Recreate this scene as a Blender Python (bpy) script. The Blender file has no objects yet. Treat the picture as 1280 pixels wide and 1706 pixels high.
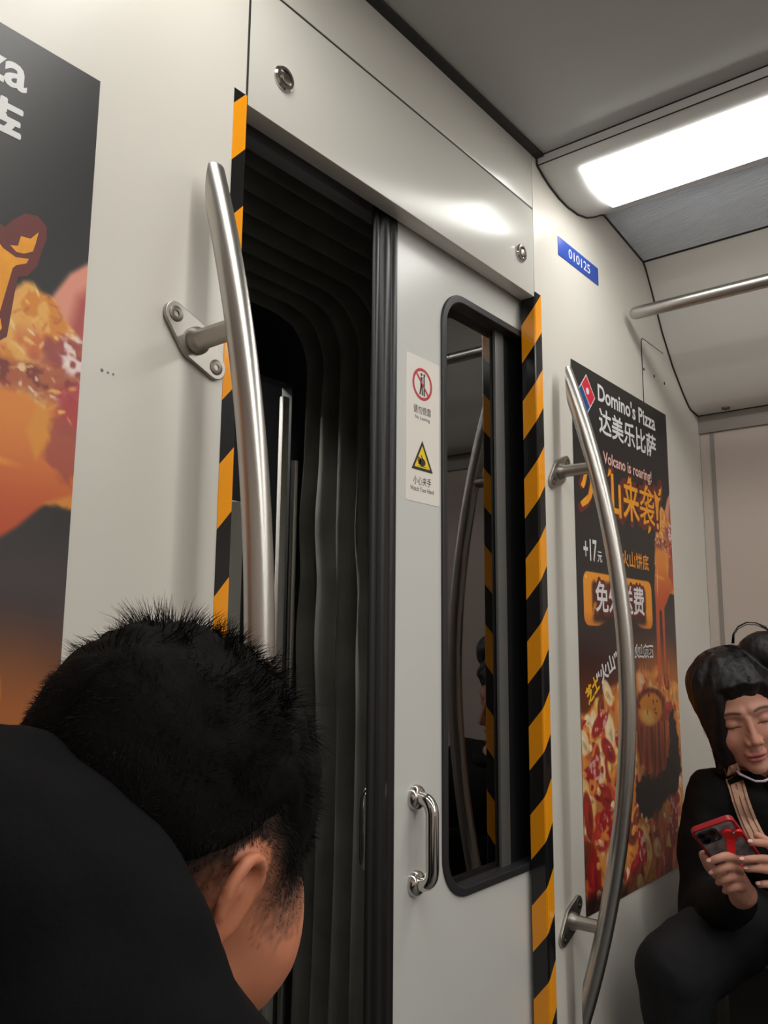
import bpy, bmesh, math, random
import numpy as np
from mathutils import Vector, Matrix

S = bpy.context.scene
COL = S.collection
PI = math.pi
rng = np.random.default_rng(7)

# ------------------------------------------------------------------ camera
cam_data = bpy.data.cameras.new('camera')
cam = bpy.data.objects.new('camera', cam_data)
COL.objects.link(cam)
cam_data.sensor_fit = 'VERTICAL'
cam_data.sensor_height = 36.0
cam_data.lens = 36.0 * 1400.0 / 1706.0
cam_data.clip_start = 0.02
Rv = Vector((0.62451326, -0.78096891, 0.00841133))
Uv = Vector((-0.12892606, -0.09246366, 0.98733406))
Fv = Vector((0.77029946, 0.61768765, 0.15843203))
CAM = Vector((0.0, 0.0, 1.12))
mw = Matrix.Identity(4)
for i in range(3):
    mw[i][0] = Rv[i]; mw[i][1] = Uv[i]; mw[i][2] = -Fv[i]; mw[i][3] = CAM[i]
cam.matrix_world = mw
S.camera = cam

# ------------------------------------------------------------------ world + exposure
w = bpy.data.worlds.new('world'); S.world = w
w.use_nodes = True
w.node_tree.nodes['Background'].inputs[0].default_value = (0.02, 0.02, 0.022, 1)
w.node_tree.nodes['Background'].inputs[1].default_value = 1.0
S.view_settings.view_transform = 'Standard'
S.view_settings.look = 'None'
S.view_settings.gamma = 1.0
S.view_settings.use_curve_mapping = False
S.view_settings.exposure = 0.0
LIGHT_STRENGTH = 10.6
LIGHT_COLOR = (0.98, 0.968, 0.925)

# ------------------------------------------------------------------ helpers
def lin(c):
    return tuple(((v / 255.0) / 12.92 if v / 255.0 <= 0.04045 else ((v / 255.0 + 0.055) / 1.055) ** 2.4) for v in c)

def mat(name, col, rough=0.5, metal=0.0, spec=0.5, bump=0.0, bscale=80.0, var=0.0, vscale=6.0, coat=0.0, sheen=0.0, stretch=None):
    m = bpy.data.materials.new(name); m.use_nodes = True
    nt = m.node_tree; b = nt.nodes['Principled BSDF']
    c = lin(col)
    b.inputs['Base Color'].default_value = (*c, 1)
    b.inputs['Roughness'].default_value = rough
    b.inputs['Metallic'].default_value = metal
    b.inputs['Specular IOR Level'].default_value = spec
    b.inputs['Coat Weight'].default_value = coat
    b.inputs['Sheen Weight'].default_value = sheen
    if var or bump:
        tc = nt.nodes.new('ShaderNodeTexCoord')
        src = tc.outputs['Object']
        if stretch:
            mp = nt.nodes.new('ShaderNodeMapping'); mp.inputs['Scale'].default_value = stretch
            nt.links.new(src, mp.inputs[0]); src = mp.outputs[0]
    if var:
        n = nt.nodes.new('ShaderNodeTexNoise'); n.inputs['Scale'].default_value = vscale; n.inputs['Detail'].default_value = 5
        nt.links.new(src, n.inputs['Vector'])
        r = nt.nodes.new('ShaderNodeValToRGB')
        r.color_ramp.elements[0].position = 0.3; r.color_ramp.elements[1].position = 0.7
        r.color_ramp.elements[0].color = (*[max(0, v * (1 - var)) for v in c], 1)
        r.color_ramp.elements[1].color = (*[min(1, v * (1 + var)) for v in c], 1)
        nt.links.new(n.outputs[0], r.inputs[0]); nt.links.new(r.outputs[0], b.inputs['Base Color'])
    if bump:
        n2 = nt.nodes.new('ShaderNodeTexNoise'); n2.inputs['Scale'].default_value = bscale; n2.inputs['Detail'].default_value = 4
        nt.links.new(src, n2.inputs['Vector'])
        bp = nt.nodes.new('ShaderNodeBump'); bp.inputs['Strength'].default_value = bump; bp.inputs['Distance'].default_value = 0.002
        nt.links.new(n2.outputs[0], bp.inputs['Height']); nt.links.new(bp.outputs[0], b.inputs['Normal'])
    return m

def vcol_mat(name, attr='Col', rough=0.45, spec=0.4, sss=0.0):
    m = bpy.data.materials.new(name); m.use_nodes = True
    nt = m.node_tree; b = nt.nodes['Principled BSDF']
    a = nt.nodes.new('ShaderNodeAttribute'); a.attribute_name = attr
    nt.links.new(a.outputs['Color'], b.inputs['Base Color'])
    b.inputs['Roughness'].default_value = rough
    b.inputs['Specular IOR Level'].default_value = spec
    if sss:
        b.inputs['Subsurface Weight'].default_value = sss
        b.inputs['Subsurface Radius'].default_value = (0.012, 0.005, 0.003)
        b.inputs['Subsurface Scale'].default_value = 0.5
    return m

def link(name, me, m=None, parent=None, smooth=False, angle=None):
    o = bpy.data.objects.new(name, me); COL.objects.link(o)
    if m is not None:
        if isinstance(m, (list, tuple)):
            for x in m: me.materials.append(x)
        else:
            me.materials.append(m)
    if smooth:
        me.polygons.foreach_set('use_smooth', [True] * len(me.polygons))
        if angle is not None:
            try: me.set_sharp_from_angle(angle=math.radians(angle))
            except Exception: pass
    if parent is not None:
        o.parent = parent
    return o

def pyd(name, verts, faces, m=None, parent=None, smooth=False, angle=None):
    me = bpy.data.meshes.new(name)
    me.from_pydata([tuple(v) for v in verts], [], [tuple(f) for f in faces]); me.update()
    return link(name, me, m, parent, smooth, angle)

def bmo(name, bm, m=None, parent=None, smooth=False, angle=None):
    bmesh.ops.recalc_face_normals(bm, faces=bm.faces)
    me = bpy.data.meshes.new(name); bm.to_mesh(me); bm.free()
    return link(name, me, m, parent, smooth, angle)

def tag(o, label=None, cat=None, group=None, kind=None):
    if label: o['label'] = label
    if cat: o['category'] = cat
    if group: o['group'] = group
    if kind: o['kind'] = kind
    return o

def struct(o, label, cat):
    return tag(o, label, cat, kind='structure')

def thing(name, label, cat, loc=(0, 0, 0), group=None):
    o = bpy.data.objects.new(name, None); COL.objects.link(o)
    o.empty_display_size = 0.05
    o.location = loc
    tag(o, label, cat, group)
    bpy.context.view_layer.update()
    return o

def keep(o, root):
    """parent o (built in world coordinates) under root (translation only)"""
    o.parent = root
    o.matrix_parent_inverse = Matrix.Translation(-Vector(root.location))
    return o

def add_box(bm, lo, hi, bevel=0.0, seg=2):
    vs = [bm.verts.new((x, y, z)) for x in (lo[0], hi[0]) for y in (lo[1], hi[1]) for z in (lo[2], hi[2])]
    idx = [(0, 1, 3, 2), (4, 6, 7, 5), (0, 4, 5, 1), (2, 3, 7, 6), (0, 2, 6, 4), (1, 5, 7, 3)]
    fs = [bm.faces.new([vs[i] for i in f]) for f in idx]
    if bevel:
        es = list({e for f in fs for e in f.edges})
        bmesh.ops.bevel(bm, geom=es, offset=bevel, segments=seg, affect='EDGES', profile=0.5)

def box(name, lo, hi, m, parent=None, bevel=0.0):
    bm = bmesh.new(); add_box(bm, lo, hi, bevel)
    return bmo(name, bm, m, parent, bool(bevel), 40)

def frames(pts):
    P = [Vector(p) for p in pts]; n = len(P); T = []
    for i in range(n):
        a = P[max(0, i - 1)]; b = P[min(n - 1, i + 1)]
        T.append((b - a).normalized())
    up = Vector((0, 0, 1)) if abs(T[0].z) < 0.9 else Vector((1, 0, 0))
    N = (up - T[0] * up.dot(T[0])).normalized(); out = []
    for i in range(n):
        N = (N - T[i] * N.dot(T[i])).normalized()
        out.append((P[i], T[i], N, T[i].cross(N)))
    return out

def add_tube(bm, pts, rad, seg=16, cap=True, flat=1.0):
    fr = frames(pts); rings = []
    for i, (p, t, n, b) in enumerate(fr):
        r = rad[i] if isinstance(rad, (list, tuple, np.ndarray)) else rad
        rings.append([bm.verts.new(p + n * (r * math.cos(a)) + b * (r * flat * math.sin(a))) for a in [2 * PI * k / seg for k in range(seg)]])
    for A, B in zip(rings, rings[1:]):
        for k in range(seg):
            bm.faces.new((A[k], A[(k + 1) % seg], B[(k + 1) % seg], B[k]))
    if cap:
        bm.faces.new(rings[0][::-1]); bm.faces.new(rings[-1])
    return rings

def tube(name, pts, rad, m, parent=None, seg=16):
    bm = bmesh.new(); add_tube(bm, pts, rad, seg)
    return bmo(name, bm, m, parent, True, 50)

def add_lathe(bm, prof, axis, origin, seg=24):
    """prof: list of (distance along axis, radius)"""
    a = Vector(axis).normalized(); o = Vector(origin)
    h = Vector((0, 0, 1)) if abs(a.z) < 0.9 else Vector((1, 0, 0))
    n = (h - a * h.dot(a)).normalized(); b = a.cross(n); rings = []
    for d, r in prof:
        rings.append([bm.verts.new(o + a * d + (n * math.cos(t) + b * math.sin(t)) * max(r, 1e-5)) for t in [2 * PI * k / seg for k in range(seg)]])
    for A, B in zip(rings, rings[1:]):
        for k in range(seg):
            bm.faces.new((A[k], A[(k + 1) % seg], B[(k + 1) % seg], B[k]))
    bm.faces.new(rings[0][::-1]); bm.faces.new(rings[-1])

def lathe(name, prof, axis, origin, m, parent=None, seg=24, angle=35):
    bm = bmesh.new(); add_lathe(bm, prof, axis, origin, seg)
    return bmo(name, bm, m, parent, True, angle)

DG = bpy.context.evaluated_depsgraph_get
def eval_mesh(o):
    bpy.context.view_layer.update()
    return bpy.data.meshes.new_from_object(o.evaluated_get(DG()))

def rrect(x0, z0, x1, z1, r, n=8, radii=None):
    """rounded rectangle, counter-clockwise; radii = (bl, br, tr, tl)"""
    rr = radii or (r, r, r, r); out = []
    for (cx, cz, a0, q) in ((x0, z0, PI, rr[0]), (x1, z0, 1.5 * PI, rr[1]), (x1, z1, 0, rr[2]), (x0, z1, 0.5 * PI, rr[3])):
        ox = cx + q if cx == x0 else cx - q
        oz = cz + q if cz == z0 else cz - q
        if q < 1e-6: out.append((cx, cz)); continue
        for k in range(n + 1):
            a = a0 + 0.5 * PI * k / n
            out.append((ox + q * math.cos(a), oz + q * math.sin(a)))
    return out

def plate_mesh(outer, holes, y0, y1, bevel=0.0):
    """filled 2D outline in the XZ plane, from y0 to y1"""
    cu = bpy.data.curves.new('tmp', 'CURVE'); cu.dimensions = '2D'; cu.fill_mode = 'BOTH'
    for loop in [outer] + list(holes):
        s = cu.splines.new('POLY'); s.points.add(len(loop) - 1); s.use_cyclic_u = True
        for p, q in zip(s.points, loop): p.co = (q[0], q[1], 0, 1)
    th = abs(y1 - y0) / 2
    cu.extrude = max(th - bevel, 0.0); cu.bevel_depth = bevel; cu.bevel_resolution = 2
    if bevel: cu.offset = -bevel
    o = bpy.data.objects.new('tmp', cu); COL.objects.link(o)
    me = eval_mesh(o)
    bpy.data.objects.remove(o); bpy.data.curves.remove(cu)
    c = (y0 + y1) / 2
    co = np.empty(len(me.vertices) * 3); me.vertices.foreach_get('co', co); co = co.reshape(-1, 3)
    new = np.stack([co[:, 0], c - co[:, 2], co[:, 1]], 1)
    me.vertices.foreach_set('co', new.ravel()); me.update()
    return me

def plate(name, outer, holes, y0, y1, m, parent=None, bevel=0.0):
    me = plate_mesh(outer, holes, y0, y1, bevel); me.name = name
    me.materials.clear()
    return link(name, me, m, parent, bool(bevel), 40)

def text_mesh(s, x0, z0, x1, z1, y, bold=0.0, rot=0.0, shear=0.0, thick=0.0002, space=1.0, fat=0.0):
    """letters fitted into the box x0..x1, z0..z1 of the plane y, facing -Y"""
    cu = bpy.data.curves.new('tmp', 'FONT'); cu.body = s; cu.size = 1.0
    cu.offset = bold; cu.extrude = 0.0; cu.space_character = space; cu.shear = shear
    cu.fill_mode = 'FRONT'; cu.resolution_u = 3
    o = bpy.data.objects.new('tmp', cu); COL.objects.link(o)
    me = eval_mesh(o)
    bpy.data.objects.remove(o); bpy.data.curves.remove(cu)
    n = len(me.vertices)
    if n == 0: return me
    co = np.empty(n * 3); me.vertices.foreach_get('co', co); co = co.reshape(-1, 3)
    lo = co[:, :2].min(0); hi = co[:, :2].max(0)
    uv = (co[:, :2] - lo) / (hi - lo) - 0.5
    px = uv[:, 0] * (x1 - x0); pz = uv[:, 1] * (z1 - z0)
    c, sn = math.cos(rot), math.sin(rot)
    X = (x0 + x1) / 2 + px * c - pz * sn; Z = (z0 + z1) / 2 + px * sn + pz * c
    me.vertices.foreach_set('co', np.stack([X, np.full(n, y), Z], 1).ravel()); me.update()
    me.materials.clear()
    if fat:                                              # heavier strokes: the outline swept round a small circle
        bm = bmesh.new(); bm.from_mesh(me); src = bm.faces[:]
        for k in range(8):
            d = bmesh.ops.duplicate(bm, geom=src)
            a = 2 * PI * k / 8
            bmesh.ops.translate(bm, vec=(fat * math.cos(a), -0.00001 * (k + 1), fat * math.sin(a)), verts=[g for g in d['geom'] if isinstance(g, bmesh.types.BMVert)])
        bm.to_mesh(me); bm.free()
    return me

def text(name, m, parent, s, *a, **k):
    me = text_mesh(s, *a, **k); me.name = name
    return link(name, me, m, parent)
# ------------------------------------------------------------------ materials
M = {}
M['wall'] = mat('wall_paint', (214, 210, 201), 0.33, spec=0.5, var=0.02, vscale=3.0, bump=0.02, bscale=300)
M['header'] = mat('header_paint', (206, 204, 196), 0.27, spec=0.6, var=0.02, vscale=3.0)
M['door'] = mat('door_paint', (206, 206, 202), 0.28, spec=0.5, var=0.02, vscale=4.0)
M['ceiling'] = mat('ceiling_paint', (176, 178, 176), 0.45, var=0.02)
M['cove'] = mat('cove_plastic', (205, 205, 202), 0.4, var=0.02)
M['side'] = mat('side_panel_paint', (190, 176, 167), 0.4, var=0.03, vscale=2.0)
M['side_upper'] = mat('upper_panel_paint', (226, 224, 218), 0.4, var=0.02, vscale=2.0)
M['grille'] = mat('vent_grille_paint', (232, 238, 248), 0.5)
M['joint'] = mat('joint_rubber', (38, 37, 35), 0.6)
M['floor'] = mat('floor_vinyl', (80, 80, 78), 0.5, var=0.1, vscale=60)
M['rubber'] = mat('black_rubber', (24, 24, 25), 0.38, bump=0.05, bscale=60)
M['gasket'] = mat('window_gasket', (40, 40, 42), 0.42)
M['bellows'] = mat('bellows_fabric', (136, 134, 127), 0.6, var=0.2, vscale=8, bump=0.3, bscale=120)
M['dark'] = mat('dark_frame', (46, 46, 48), 0.5)
M['greyframe'] = mat('grey_frame', (100, 100, 98), 0.45)
M['steel'] = mat('brushed_steel', (188, 184, 178), 0.3, metal=1.0, bump=0.06, bscale=40, stretch=(60, 60, 1.2))
M['steel_rough'] = mat('cast_steel', (172, 167, 160), 0.42, metal=1.0)
M['chrome'] = mat('chrome', (205, 203, 198), 0.09, metal=1.0)
M['screw'] = mat('screw_steel', (120, 112, 104), 0.4, metal=1.0)
M['blackhole'] = mat('dark_recess', (12, 12, 12), 0.8)
M['ledge'] = mat('ledge_shade_and_seam', (138, 130, 124), 0.5)  # painted shade under the ledge, also the wall seam colour
M['track'] = mat('track_paint', (150, 150, 150), 0.4)
M['bead'] = mat('window_bead_rubber', (86, 86, 84), 0.5)
M['bench'] = mat('bench_steel', (150, 150, 150), 0.35, metal=0.8)

def glass_mat(name, tint, refl=1.0):
    m = bpy.data.materials.new(name); m.use_nodes = True
    nt = m.node_tree; nt.nodes.clear()
    out = nt.nodes.new('ShaderNodeOutputMaterial')
    tr = nt.nodes.new('ShaderNodeBsdfTransparent'); tr.inputs[0].default_value = (*tint, 1)
    gl = nt.nodes.new('ShaderNodeBsdfGlossy'); gl.inputs['Roughness'].default_value = 0.015
    gl.inputs['Color'].default_value = (refl, refl, refl, 1)
    fr = nt.nodes.new('ShaderNodeFresnel'); fr.inputs[0].default_value = 2.15
    mx = nt.nodes.new('ShaderNodeMixShader')
    nt.links.new(fr.outputs[0], mx.inputs[0]); nt.links.new(tr.outputs[0], mx.inputs[1]); nt.links.new(gl.outputs[0], mx.inputs[2])
    nt.links.new(mx.outputs[0], out.inputs[0])
    return m
M['glass'] = glass_mat('tinted_glass', (0.62, 0.62, 0.58))

def lamp_mat(name, strength):
    m = bpy.data.materials.new(name); m.use_nodes = True
    nt = m.node_tree; b = nt.nodes['Principled BSDF']
    b.inputs['Base Color'].default_value = (0.8, 0.8, 0.8, 1)
    b.inputs['Emission Color'].default_value = (*LIGHT_COLOR, 1)
    b.inputs['Emission Strength'].default_value = strength
    return m
M['lamp'] = lamp_mat('lamp_diffuser', LIGHT_STRENGTH)
M['farlamp'] = lamp_mat('next_car_lamp', LIGHT_STRENGTH * 2.6)

def stripe_mat(name, phase, xedge, sign=1.0, period=0.1748, slope=1.15):
    """diagonal black and amber bands wrapping round a vertical corner"""
    m = bpy.data.materials.new(name); m.use_nodes = True
    nt = m.node_tree; b = nt.nodes['Principled BSDF']
    g = nt.nodes.new('ShaderNodeNewGeometry'); sp = nt.nodes.new('ShaderNodeSeparateXYZ')
    nt.links.new(g.outputs['Position'], sp.inputs[0])
    def mth(op, a, b_):
        n = nt.nodes.new('ShaderNodeMath'); n.operation = op
        for i, v in enumerate((a, b_)):
            if isinstance(v, (int, float)): n.inputs[i].default_value = v
            else: nt.links.new(v, n.inputs[i])
        return n.outputs[0]
    s = mth('SUBTRACT', mth('SUBTRACT', sp.outputs[0], xedge), mth('MULTIPLY', sign, mth('SUBTRACT', sp.outputs[1], 0.85)))
    v = mth('SUBTRACT', sp.outputs[2], mth('MULTIPLY', s, slope))
    f = mth('FLOORED_MODULO', mth('DIVIDE', mth('SUBTRACT', v, phase), period), 1.0)
    black = mth('LESS_THAN', f, 0.5)
    mix = nt.nodes.new('ShaderNodeMix'); mix.data_type = 'RGBA'
    nt.links.new(black, mix.inputs['Factor'])
    mix.inputs[6].default_value = (*lin((247, 158, 20)), 1); mix.inputs[7].default_value = (*lin((27, 26, 27)), 1)
    nt.links.new(mix.outputs[2], b.inputs['Base Color'])
    b.inputs['Roughness'].default_value = 0.16
    return m
M['tapeR'] = stripe_mat('hazard_tape_wrap', 1.698, 1.590)
M['tapeL'] = stripe_mat('hazard_tape_plain', 1.732, 0.734)

# ------------------------------------------------------------------ the car shell
XL, XR, YE, YB = 0.734, 1.590, 0.85, -10.0           # opening edges, end wall plane, rear of the car
XC = (XL + XR) / 2
ZH, ZS, ZC = 1.892, 2.102, 2.242                     # header underside, header seam, ceiling
prof = [(1.61, 2.242), (1.613, 2.221), (1.64, 2.208), (1.672, 2.197), (1.72, 2.187), (1.765, 2.1845), (1.82, 2.189), (1.87, 2.202), (1.92, 2.226), (1.955, 2.246), (1.978, 2.256)]
grille_p = [(1.978, 2.256), (2.246, 2.226)]
side_p = [(2.246, 2.226), (2.262, 2.212), (2.304, 2.155), (2.375, 2.05), (2.449, 1.967), (2.532, 1.900), (2.575, 1.872), (2.594, 1.864), (2.64, 1.860), (2.672, 1.858), (2.672, 0.0)]
def mir(p): return [(2 * XC - x, z) for x, z in p]

def shell(name, p, m, y0, y1, smooth=True, thick=0.012, flip=False):
    n = len(p)
    vs = [(x, y0, z) for x, z in p] + [(x, y1, z) for x, z in p]
    fs = [(i, i + 1, n + i + 1, n + i) for i in range(n - 1)]
    me = bpy.data.meshes.new(name); me.from_pydata(vs, [], fs); me.update()
    o = link(name, me, m, None, smooth, 25)
    return o

YF = YE - 0.001
struct(shell('ceiling', [(2 * XC - 1.61, ZC), (1.61, ZC)], M['ceiling'], YB, YF), 'grey flat ceiling panel of the train car', 'ceiling')
struct(shell('trim_1', prof, M['cove'], YB, YF), 'pale rounded lamp cove along the right of the ceiling', 'ceiling cove')
struct(shell('trim_2', mir(prof), M['cove'], YB, YF), 'pale rounded lamp cove along the left of the ceiling', 'ceiling cove')

def grille(name, p, label):
    (xa, za), (xb, zb) = p
    n = 34; q = []
    for i in range(n):
        for t, d in ((0.08, 0.0), (0.5, 0.0), (0.58, 0.006), (1.0, 0.006)):
            u = (i + t) / n
            q.append((xa + (xb - xa) * u, za + (zb - za) * u + d))
    struct(shell(name, [p[0]] + q + [p[1]], M['grille'], YB, YF, smooth=False), label, 'vent grille')
grille('trim_3', grille_p, 'blue-grey ribbed vent grille between right lamp cove and side panel')
grille('trim_4', mir(grille_p), 'blue-grey ribbed vent grille left of the ceiling')
struct(shell('wall_right', side_p[9:], M['side'], YB, YF), 'pinkish off-white right side wall below the ledge', 'wall')
struct(shell('trim_10', side_p[:10], M['side_upper'], YB, YF), 'grey-white curved upper panel with a ledge along the right wall', 'panel')
struct(shell('wall_left', mir(side_p), M['side'], YB, YF), 'off-white side wall behind the camera on the left', 'wall')
struct(box('floor', (-0.36, YB, -0.03), (2.69, 3.4, 0.0), M['floor']), 'grey speckled vinyl floor of the car', 'floor')
struct(box('wall_back', (-0.36, YB - 0.02, 0), (2.69, YB, 2.3), M['wall']), 'far end wall of the car', 'wall')

# end wall with the gangway opening and its return faces
outer = [(-0.40, 0.0), (XL, 0.0), (XL, ZH), (XL, 2.30), (-0.40, 2.30)]
wl = plate('wall_front', outer, [], YE, 0.884, M['wall'])
bm = bmesh.new(); bm.from_mesh(wl.data)
add_box(bm, (XR, YE, 0.0), (2.72, 0.884, 2.30))
add_box(bm, (XL, 0.8525, ZH + 0.02), (XR, 0.884, 2.30))
bmesh.ops.recalc_face_normals(bm, faces=bm.faces); bm.to_mesh(wl.data); bm.free()
struct(wl, 'off-white end wall around the gangway opening', 'wall')

# header panels over the opening
hp = thing('header_panel', 'off-white hatch panel above the gangway opening with a round lock at each end', 'panel', (XC, YE, ZH))
keep(box('panel', (XL + 0.002, YE - 0.0005, ZH), (XR - 0.002, 0.884, ZS - 0.002), M['header'], None, 0.0015), hp)
for lx in (0.805, 1.529):
    k = keep(lathe('lock', [(0, 0.020), (0.003, 0.020), (0.006, 0.0175), (0.0062, 0.0125), (0.003, 0.0115), (0.003, 0.0)], (0, -1, 0), (lx, YE - 0.0005, 1.972), M['chrome']), hp)
    k2 = lathe('lock_core', [(0, 0.009), (0.0035, 0.009), (0.0045, 0.007), (0.0045, 0.0)], (0, -1, 0), (lx + 0.001, YE - 0.0032, 1.971), M['screw'])
    k2.parent = k
tp = box('fascia_panel', (XL + 0.002, YE - 0.0005, ZS + 0.002), (XR - 0.002, 0.884, ZC + 0.004), M['header'], None, 0.0015)
tag(tp, 'narrow off-white fascia strip between the locked hatch panel and the ceiling', 'panel')
jm = bmesh.new()
add_box(jm, (XL - 0.0015, YE - 0.0004, ZH), (XL + 0.0025, YE + 0.004, 2.26))
add_box(jm, (XL, YE + 0.001, ZS - 0.003), (XR, YE + 0.004, ZS + 0.003))
struct(bmo('trim_5', jm, M['joint']), 'thin dark joints around the panels over the opening', 'joint')
# dark seal where the ceiling and side wall meet the end wall
jb = bmesh.new()
add_box(jb, (2 * XC - 1.61, YE - 0.020, ZC - 0.007), (1.61, YE, ZC + 0.004))
for p in (prof, grille_p, side_p[:10]):
    for q in (p, mir(p)):
        add_tube(jb, [(x, YE - 0.001, z) for x, z in q], 0.0035, 6)
struct(bmo('trim_6', jb, M['joint']), 'dark rubber seal where ceiling and side panels meet the end wall', 'seal')

# seams in the ceiling cove and the right side wall
sb = bmesh.new()
add_tube(sb, [(1.611, YB, 2.241), (1.611, YE, 2.241)], 0.0022, 6)
add_tube(sb, [(1.6135, YB, 2.2205), (1.6135, YE, 2.2205)], 0.0016, 6)
add_tube(sb, [(2.247, YB, 2.225), (2.247, YE, 2.225)], 0.0028, 6)
add_tube(sb, [(2.662, YB, 1.858), (2.662, YE, 1.858)], 0.0022, 6)
struct(bmo('trim_7', sb, M['joint']), 'fine dark seams running along the right ceiling cove and ledge', 'joint')
wsx = 2.671
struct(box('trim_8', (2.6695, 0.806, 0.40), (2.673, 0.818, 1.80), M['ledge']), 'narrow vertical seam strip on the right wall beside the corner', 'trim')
struct(box('trim_9', (2.662, YB, 1.800), (2.673, YE, 1.858), M['ledge']), 'brownish grey strip of painted shade under the ledge of the right side panel', 'trim')  # shade of the recess under the ledge, put into the strip's colour
lc = lathe('ledge_latch', [(0, 0.012), (0.003, 0.012), (0.005, 0.008), (0.005, 0)], (0, 0, -1), (2.628, 0.752, 1.8605), M['screw'])
tag(lc, 'small round latch under the right-hand side panel ledge', 'latch')

# ceiling lamps
def ceiling_lamp(xs, label):
    pts = [(x, z - 0.003) for x, z in prof if 1.65 < x < 1.79]; pts = pts + pts[-1:]
    pts = [(1.652, 2.203), (1.655, 2.197)] + [(x, z - 0.004) for x, z in pts[1:-1]] + [(1.800, 2.1795), (1.832, 2.1845), (1.846, 2.1905), (1.849, 2.2)]
    if xs < 0: pts = mir(pts)
    y1, y0 = 0.765, YB + 0.1
    n = len(pts)
    t = thing('ceiling_lamp', label, 'ceiling lamp', (pts[n // 2][0], 0.0, 2.19))
    vs = []; rows = []
    for y in (y0, y1 - 0.02, y1 - 0.008, y1 - 0.002):
        rows.append(len(vs))
        for i, (x, z) in enumerate(pts):
            edge = abs(i - (n - 1) / 2) / ((n - 1) / 2)
            yy = y - (0.016 * edge ** 6 if y > y1 - 0.01 else 0)
            vs.append((x, yy, z))
    fs = []
    for a, b in zip(rows, rows[1:]):
        for i in range(n - 1): fs.append((a + i, a + i + 1, b + i + 1, b + i))
    d = pyd('diffuser', vs, fs, M['lamp'], None, True)
    keep(d, t)
    return t
ceiling_lamp(1, 'glowing white strip lamp in the ceiling cove right of the gangway')
ceiling_lamp(-1, 'glowing white strip lamp in the left ceiling cove, outside the view')

# ------------------------------------------------------------------ gangway behind the opening
gw = thing('gangway', 'dark gangway with folded rubber-cloth bellows behind the half-open door', 'gangway', (XC, 1.3, 0.0))
vb = bmesh.new()
add_box(vb, (0.55, 1.02, 0.0), (0.70, 1.06, 2.2)); add_box(vb, (1.64, 1.02, 0.0), (1.95, 1.06, 2.2)); add_box(vb, (0.70, 1.02, 2.0), (1.64, 1.06, 2.2))
add_box(vb, (0.50, 0.886, 0.0), (0.55, 1.06, 2.2)); add_box(vb, (1.95, 0.886, 0.0), (1.98, 1.06, 2.2)); add_box(vb, (0.55, 0.886, 2.15), (1.95, 1.06, 2.2))
keep(bmo('frame', vb, M['dark']), gw)
gr = bmesh.new(); add_box(gr, (0.56, 0.955, 1.935), (1.95, 0.985, 1.965), 0.003)
keep(bmo('door_track', gr, M['track'], None, True, 40), gw)

def bellows():
    y0, y1, nf = 1.06, 1.60, 8
    path = []
    xl, xr, zt, rc = 0.70, 1.635, 2.02, 0.14
    for z in np.linspace(0.0, zt - rc, 46): path.append((xr, z, 1, 0))
    for a in np.linspace(0, PI / 2, 9)[1:]: path.append((xr - rc + rc * math.cos(a), zt - rc + rc * math.sin(a), math.cos(a), math.sin(a)))
    for x in np.linspace(xr - rc, xl + rc, 24)[1:]: path.append((x, zt, 0, 1))
    for a in np.linspace(PI / 2, PI, 9)[1:]: path.append((xl + rc + rc * math.cos(a), zt - rc + rc * math.sin(a), math.cos(a), math.sin(a)))
    for z in np.linspace(zt - rc, 0.0, 20)[1:]: path.append((xl, z, -1, 0))
    ny = nf * 10 + 1
    vs = []; fs = []
    ph = rng.uniform(-0.4, 0.4, nf + 1)
    for i, (x, z, nx, nz) in enumerate(path):
        for j in range(ny):
            t = j / (ny - 1) * nf
            k = t - math.floor(t)
            s = 0.5 + 0.5 * math.cos(2 * PI * k)                 # 1 on the hoops, 0 deep in the folds
            s = s ** 0.7
            wob = 0.0
            if nx > 0.5:
                q = int(t) % (nf + 1)
                wob = 0.008 * math.sin(4.1 * z + 3 * ph[q] * 6 + q) + 0.007 * math.sin(17.0 * z + 19 * ph[q]) * math.exp(-((z - 1.25 - 0.3 * ph[q]) / 0.25) ** 2)
            d = 0.075 * (1 - s) + wob
            yy = y0 + (y1 - y0) * j / (ny - 1) + 0.010 * math.sin(3.0 * z + 2.3 * int(t)) * (1 if nx > 0.5 else 0) * min(1, k * (1 - k) * 4)
            vs.append((x + nx * d, yy, z + nz * d))
    for i in range(len(path) - 1):
        for j in range(ny - 1):
            a = i * ny + j
            fs.append((a, a + 1, a + ny + 1, a + ny))
    return keep(pyd('bellows', vs, fs, M['bellows'], None, True), gw)
bellows()

# the next car's end as seen through the gangway
nc = thing('next_car_end', 'pale jamb and dark door of the next car glimpsed through the gangway', 'train car', (1.4, 1.65, 0.0))
nb = bmesh.new()
add_box(nb, (0.45, 1.62, 0.0), (1.08, 1.66, 2.2)); add_box(nb, (1.605, 1.62, 0.0), (1.98, 1.66, 2.2)); add_box(nb, (1.08, 1.62, 1.84), (1.605, 1.66, 2.2))
keep(bmo('frame', nb, M['dark']), nc)
keep(box('jamb_post', (1.564, 1.612, 0.0), (1.590, 1.628, 1.80), M['wall'], None, 0.004), nc)
keep(tube('steel_upright', [(1.603, 1.60, 0.0), (1.603, 1.60, 1.62)], 0.010, M['steel']), nc)
fd = keep(box('door_leaf', (1.0, 2.10, 0.0), (2.6, 2.13, 2.3), M['dark'], None, 0.004), nc)
keep(box('latch', (1.70, 1.60, 1.43), (1.716, 1.62, 1.48), M['greyframe'], None, 0.003), nc)
keep(box('side_panel', (1.400, 1.662, 0.0), (1.482, 1.68, 1.495), M['wall'], None, 0.004), nc)

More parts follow.
